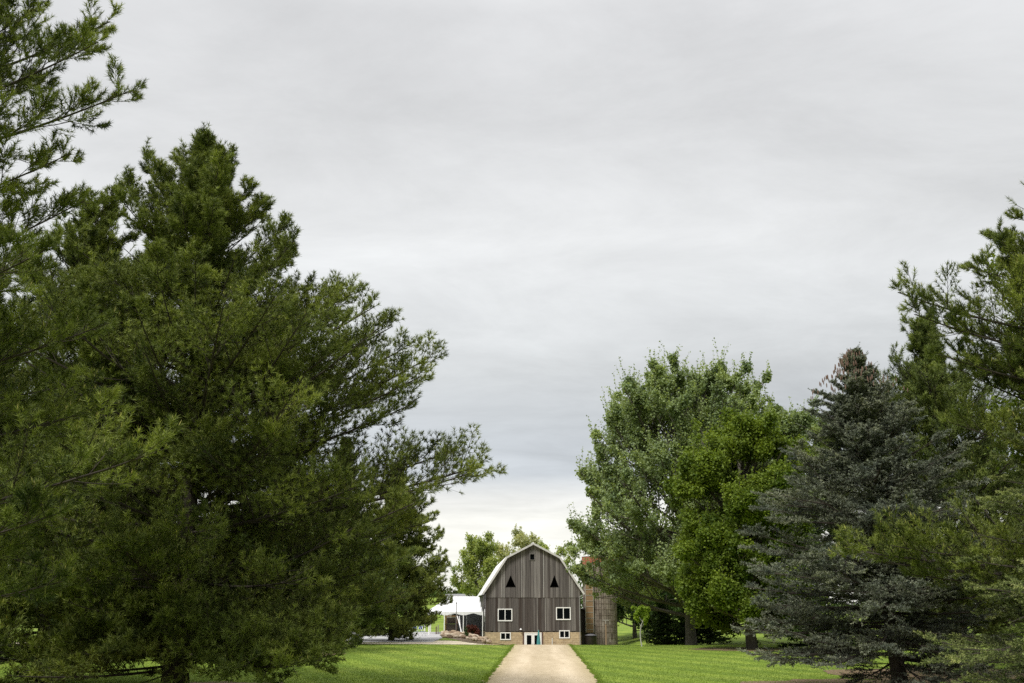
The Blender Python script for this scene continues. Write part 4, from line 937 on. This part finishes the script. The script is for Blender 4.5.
for k in range(900):
    if len(placed) >= 130: break
    u = rr.random(); x = spx(443+u*47, 99); dep = rr.random(); y = 95.8+dep*5.2+u*1.5
    if x > -3.2 and y > 103: continue
    s = rr.uniform(.13, .30)*(1 if rr.random() < .85 else 1.35)
    if any((x-a)**2+(y-b)**2 < (.55*(s+c))**2 for a, b, c in placed): continue
    placed.append((x, y, s))
    bank = bank_z(u, dep)
    o = bpy.data.objects.new('boulder', rock_meshes[k % 8]); COL.objects.link(o)
    o.location = (x, y, bank+s*.15); o.rotation_euler = (rr.uniform(-.3, .3), rr.uniform(-.3, .3), rr.uniform(0, 6.28)); o.scale = (s*1.15, s, s*.68)
    shade = ['dark brown', 'tan', 'sandy', 'pale cream', 'whitish', 'brown', 'light tan', 'buff'][k % 8]
    part = 'patio end' if u < .25 else 'tent pole' if u < .5 else 'planter' if u < .75 else 'barn corner'
    row_ = 'low front' if dep < .33 else 'middle' if dep < .66 else 'upper back'
    tag(o, '%s%s boulder in the %s of the rock bank near the %s' % ('large ' if s > .33 else 'small ' if s < .22 else '', shade, row_, part), 'boulder', 'boulders in the rock bank')
m = MB(); NX, NY = 30, 12; g = []
for j in range(NY+1):
    row = []
    for i in range(NX+1):
        u = i/NX; d = j/NY; x = spx(441+u*51, 99); y = 95.2+d*7+u*1.5; e = min(1, d*1.3); side = min(1, min(u, 1-u)*8)
        row.append((x, y, (bank_z(u, d) if d < .95 and side > .9 and j > 0 else float(gz(x, y))-.1)-.06))
    g.append(row)
for j in range(NY):
    for i in range(NX): m.poly([g[j][i], g[j][i+1], g[j+1][i+1], g[j+1][i]])
o = m.build('soil_bank', simple('stony soil', (.22, .17, .12), (.15, .12, .085), 6, bmp=.5)); o['kind'] = 'structure'
# plants growing in the bank
for i, (px, Y, h) in enumerate([(466, 98.5, .5), (481, 100, .6), (486.5, 101.5, .55)]):
    r_ = broadleaf('rock_plant', ['low green plant tucked in the middle of the rock bank', 'low green plant near the barn end of the rock bank', 'low plant at the barn corner, above the boulders'][i],
                   'plant', (spx(px, Y), Y), h, [(0, .1), (.2, .3), (h*.8, .3), (h, .1)], .02, 95+i, (M_bark, M_nmaple if i else M_dark), limbs=7, h0=.05, leaf=.08, nl=6, n2=3, n3=3, n4=2, up=.3, spread=.05)
    r_.location.z += .35
bo = bpy.data.objects.new('boulder', rock_meshes[1]); COL.objects.link(bo); x = spx(511, 107); bo.location = gp(x, 107, .25); bo.scale = (.42, .36, .34); tag(bo, 'single dark boulder on its own by the drive below the barn window', 'boulder')
# handrail down to the doors
P_ = [gp(spx(492, 103), 103), gp(spx(501, 104), 104), gp(spx(511, 105), 105)]
t = empty('handrail', P_[0]); tag(t, 'thin dark handrail descending from the rock bank to the barn doors', 'handrail')
for p in P_: m = MB(); q = p-P_[0]; m.tube(q-Vector((0, 0, .1)), q+Vector((0, 0, .85+.25)), .03, n=6); m.build('post', M_black, t)
m = MB()
for a, b in zip(P_[:-1], P_[1:]): m.tube(a-P_[0]+Vector((0, 0, 1.1)), b-P_[0]+Vector((0, 0, 1.1)), .025, n=6)
m.build('rail', M_black, t)

# far farm building seen between pine and barn roof
t = empty('far_house', gp(spx(462, 190), 190)); tag(t, 'distant farm building with grey roof behind the tent', 'house')
m = MB(); m.box(-3, 3, 0, 6, -.3, 3.2); m.build('wall', simple('pale siding', (.5, .5, .48), (.44, .44, .42), 3), t)
m = MB(); m.prism([(-3.3, -.3, 3.15), (3.3, -.3, 3.15), (3.3, 3, 5.0), (-3.3, 3, 5.0)], [(-3.3, -.3, 3.3), (3.3, -.3, 3.3), (3.3, 3, 5.15), (-3.3, 3, 5.15)])
m.prism([(-3.3, 3, 5.0), (3.3, 3, 5.0), (3.3, 6.3, 3.15), (-3.3, 6.3, 3.15)], [(-3.3, 3, 5.15), (3.3, 3, 5.15), (3.3, 6.3, 3.3), (-3.3, 6.3, 3.3)]); m.build('roof', simple('grey shingles', (.25, .25, .26), (.2, .2, .21), 3), t)
for x in (-1.5, 1.2): m = MB(); m.box(x-.4, x+.4, -.03, .01, 1.0, 2.2); m.build('window', M_glass, t)

# far wooded skyline (reads as one mass)
rg = np.random.default_rng(77); N = 5200; X = rg.uniform(-260, 330, N); hh = 5+3*np.sin(X*.05)+2.2*np.sin(X*.17+1)+1.5*np.sin(X*.41)
Y = 300+rg.uniform(0, 14, N); Q = np.stack([X, Y, gz(X, Y)+rg.random(N)**.7*hh], -1); far = np_mesh('woodland', leaves(Q, 12, 1.0, rg, .8), None, M_dark, None, np.clip(rg.normal(.9, .3, N*12), 0, 2)); far['kind'] = 'stuff'

# mown grass blades on the visible lawn
rg = np.random.default_rng(9); N = 300000
Y = 30+46*rg.random(N)**1.25; U = rg.uniform(-.52, .53, N); X = U*Y
off = X-.0287*Y; k = (np.abs(off) > 1.93+.12*rg.random(N)); X, Y = X[k], Y[k]
B = np.stack([X, Y, gz(X, Y)-.005], -1); V = spikes(B, np.tile(Z3, (len(B), 1)), 1, .055, .020, 1.2, rg)
V[:, 2, 2] = np.maximum(V[:, 2, 2], V[:, 0, 2]+.025)
M_grass = foliage_mat('grass blades', (.155, .23, .036), (.215, .31, .06), (.34, .37, .14), .35)
Ye = rg.uniform(30, 80, 14000); sd_ = np.where(rg.random(14000) < .5, -1, 1); Xe = .0287*Ye+sd_*(1.98+np.abs(rg.normal(0, .10, 14000))-.05*rg.random(14000)*(np.sin(Ye*2.1+sd_)+np.sin(Ye*.9)))
Ve = spikes(np.stack([Xe, Ye, gz(Xe, Ye)+.01], -1), np.tile(Z3, (14000, 1)), 1, .065, .020, 1.2, rg); Ve[:, 2, 2] = np.maximum(Ve[:, 2, 2], Ve[:, 0, 2]+.03); V = np.concatenate([V, Ve])
g = np_mesh('grass', V, None, M_grass, None, np.clip(rg.normal(.5, .14, len(V)), 0, 1.6)); tag(g, 'short mown green grass', 'grass', kind='stuff')
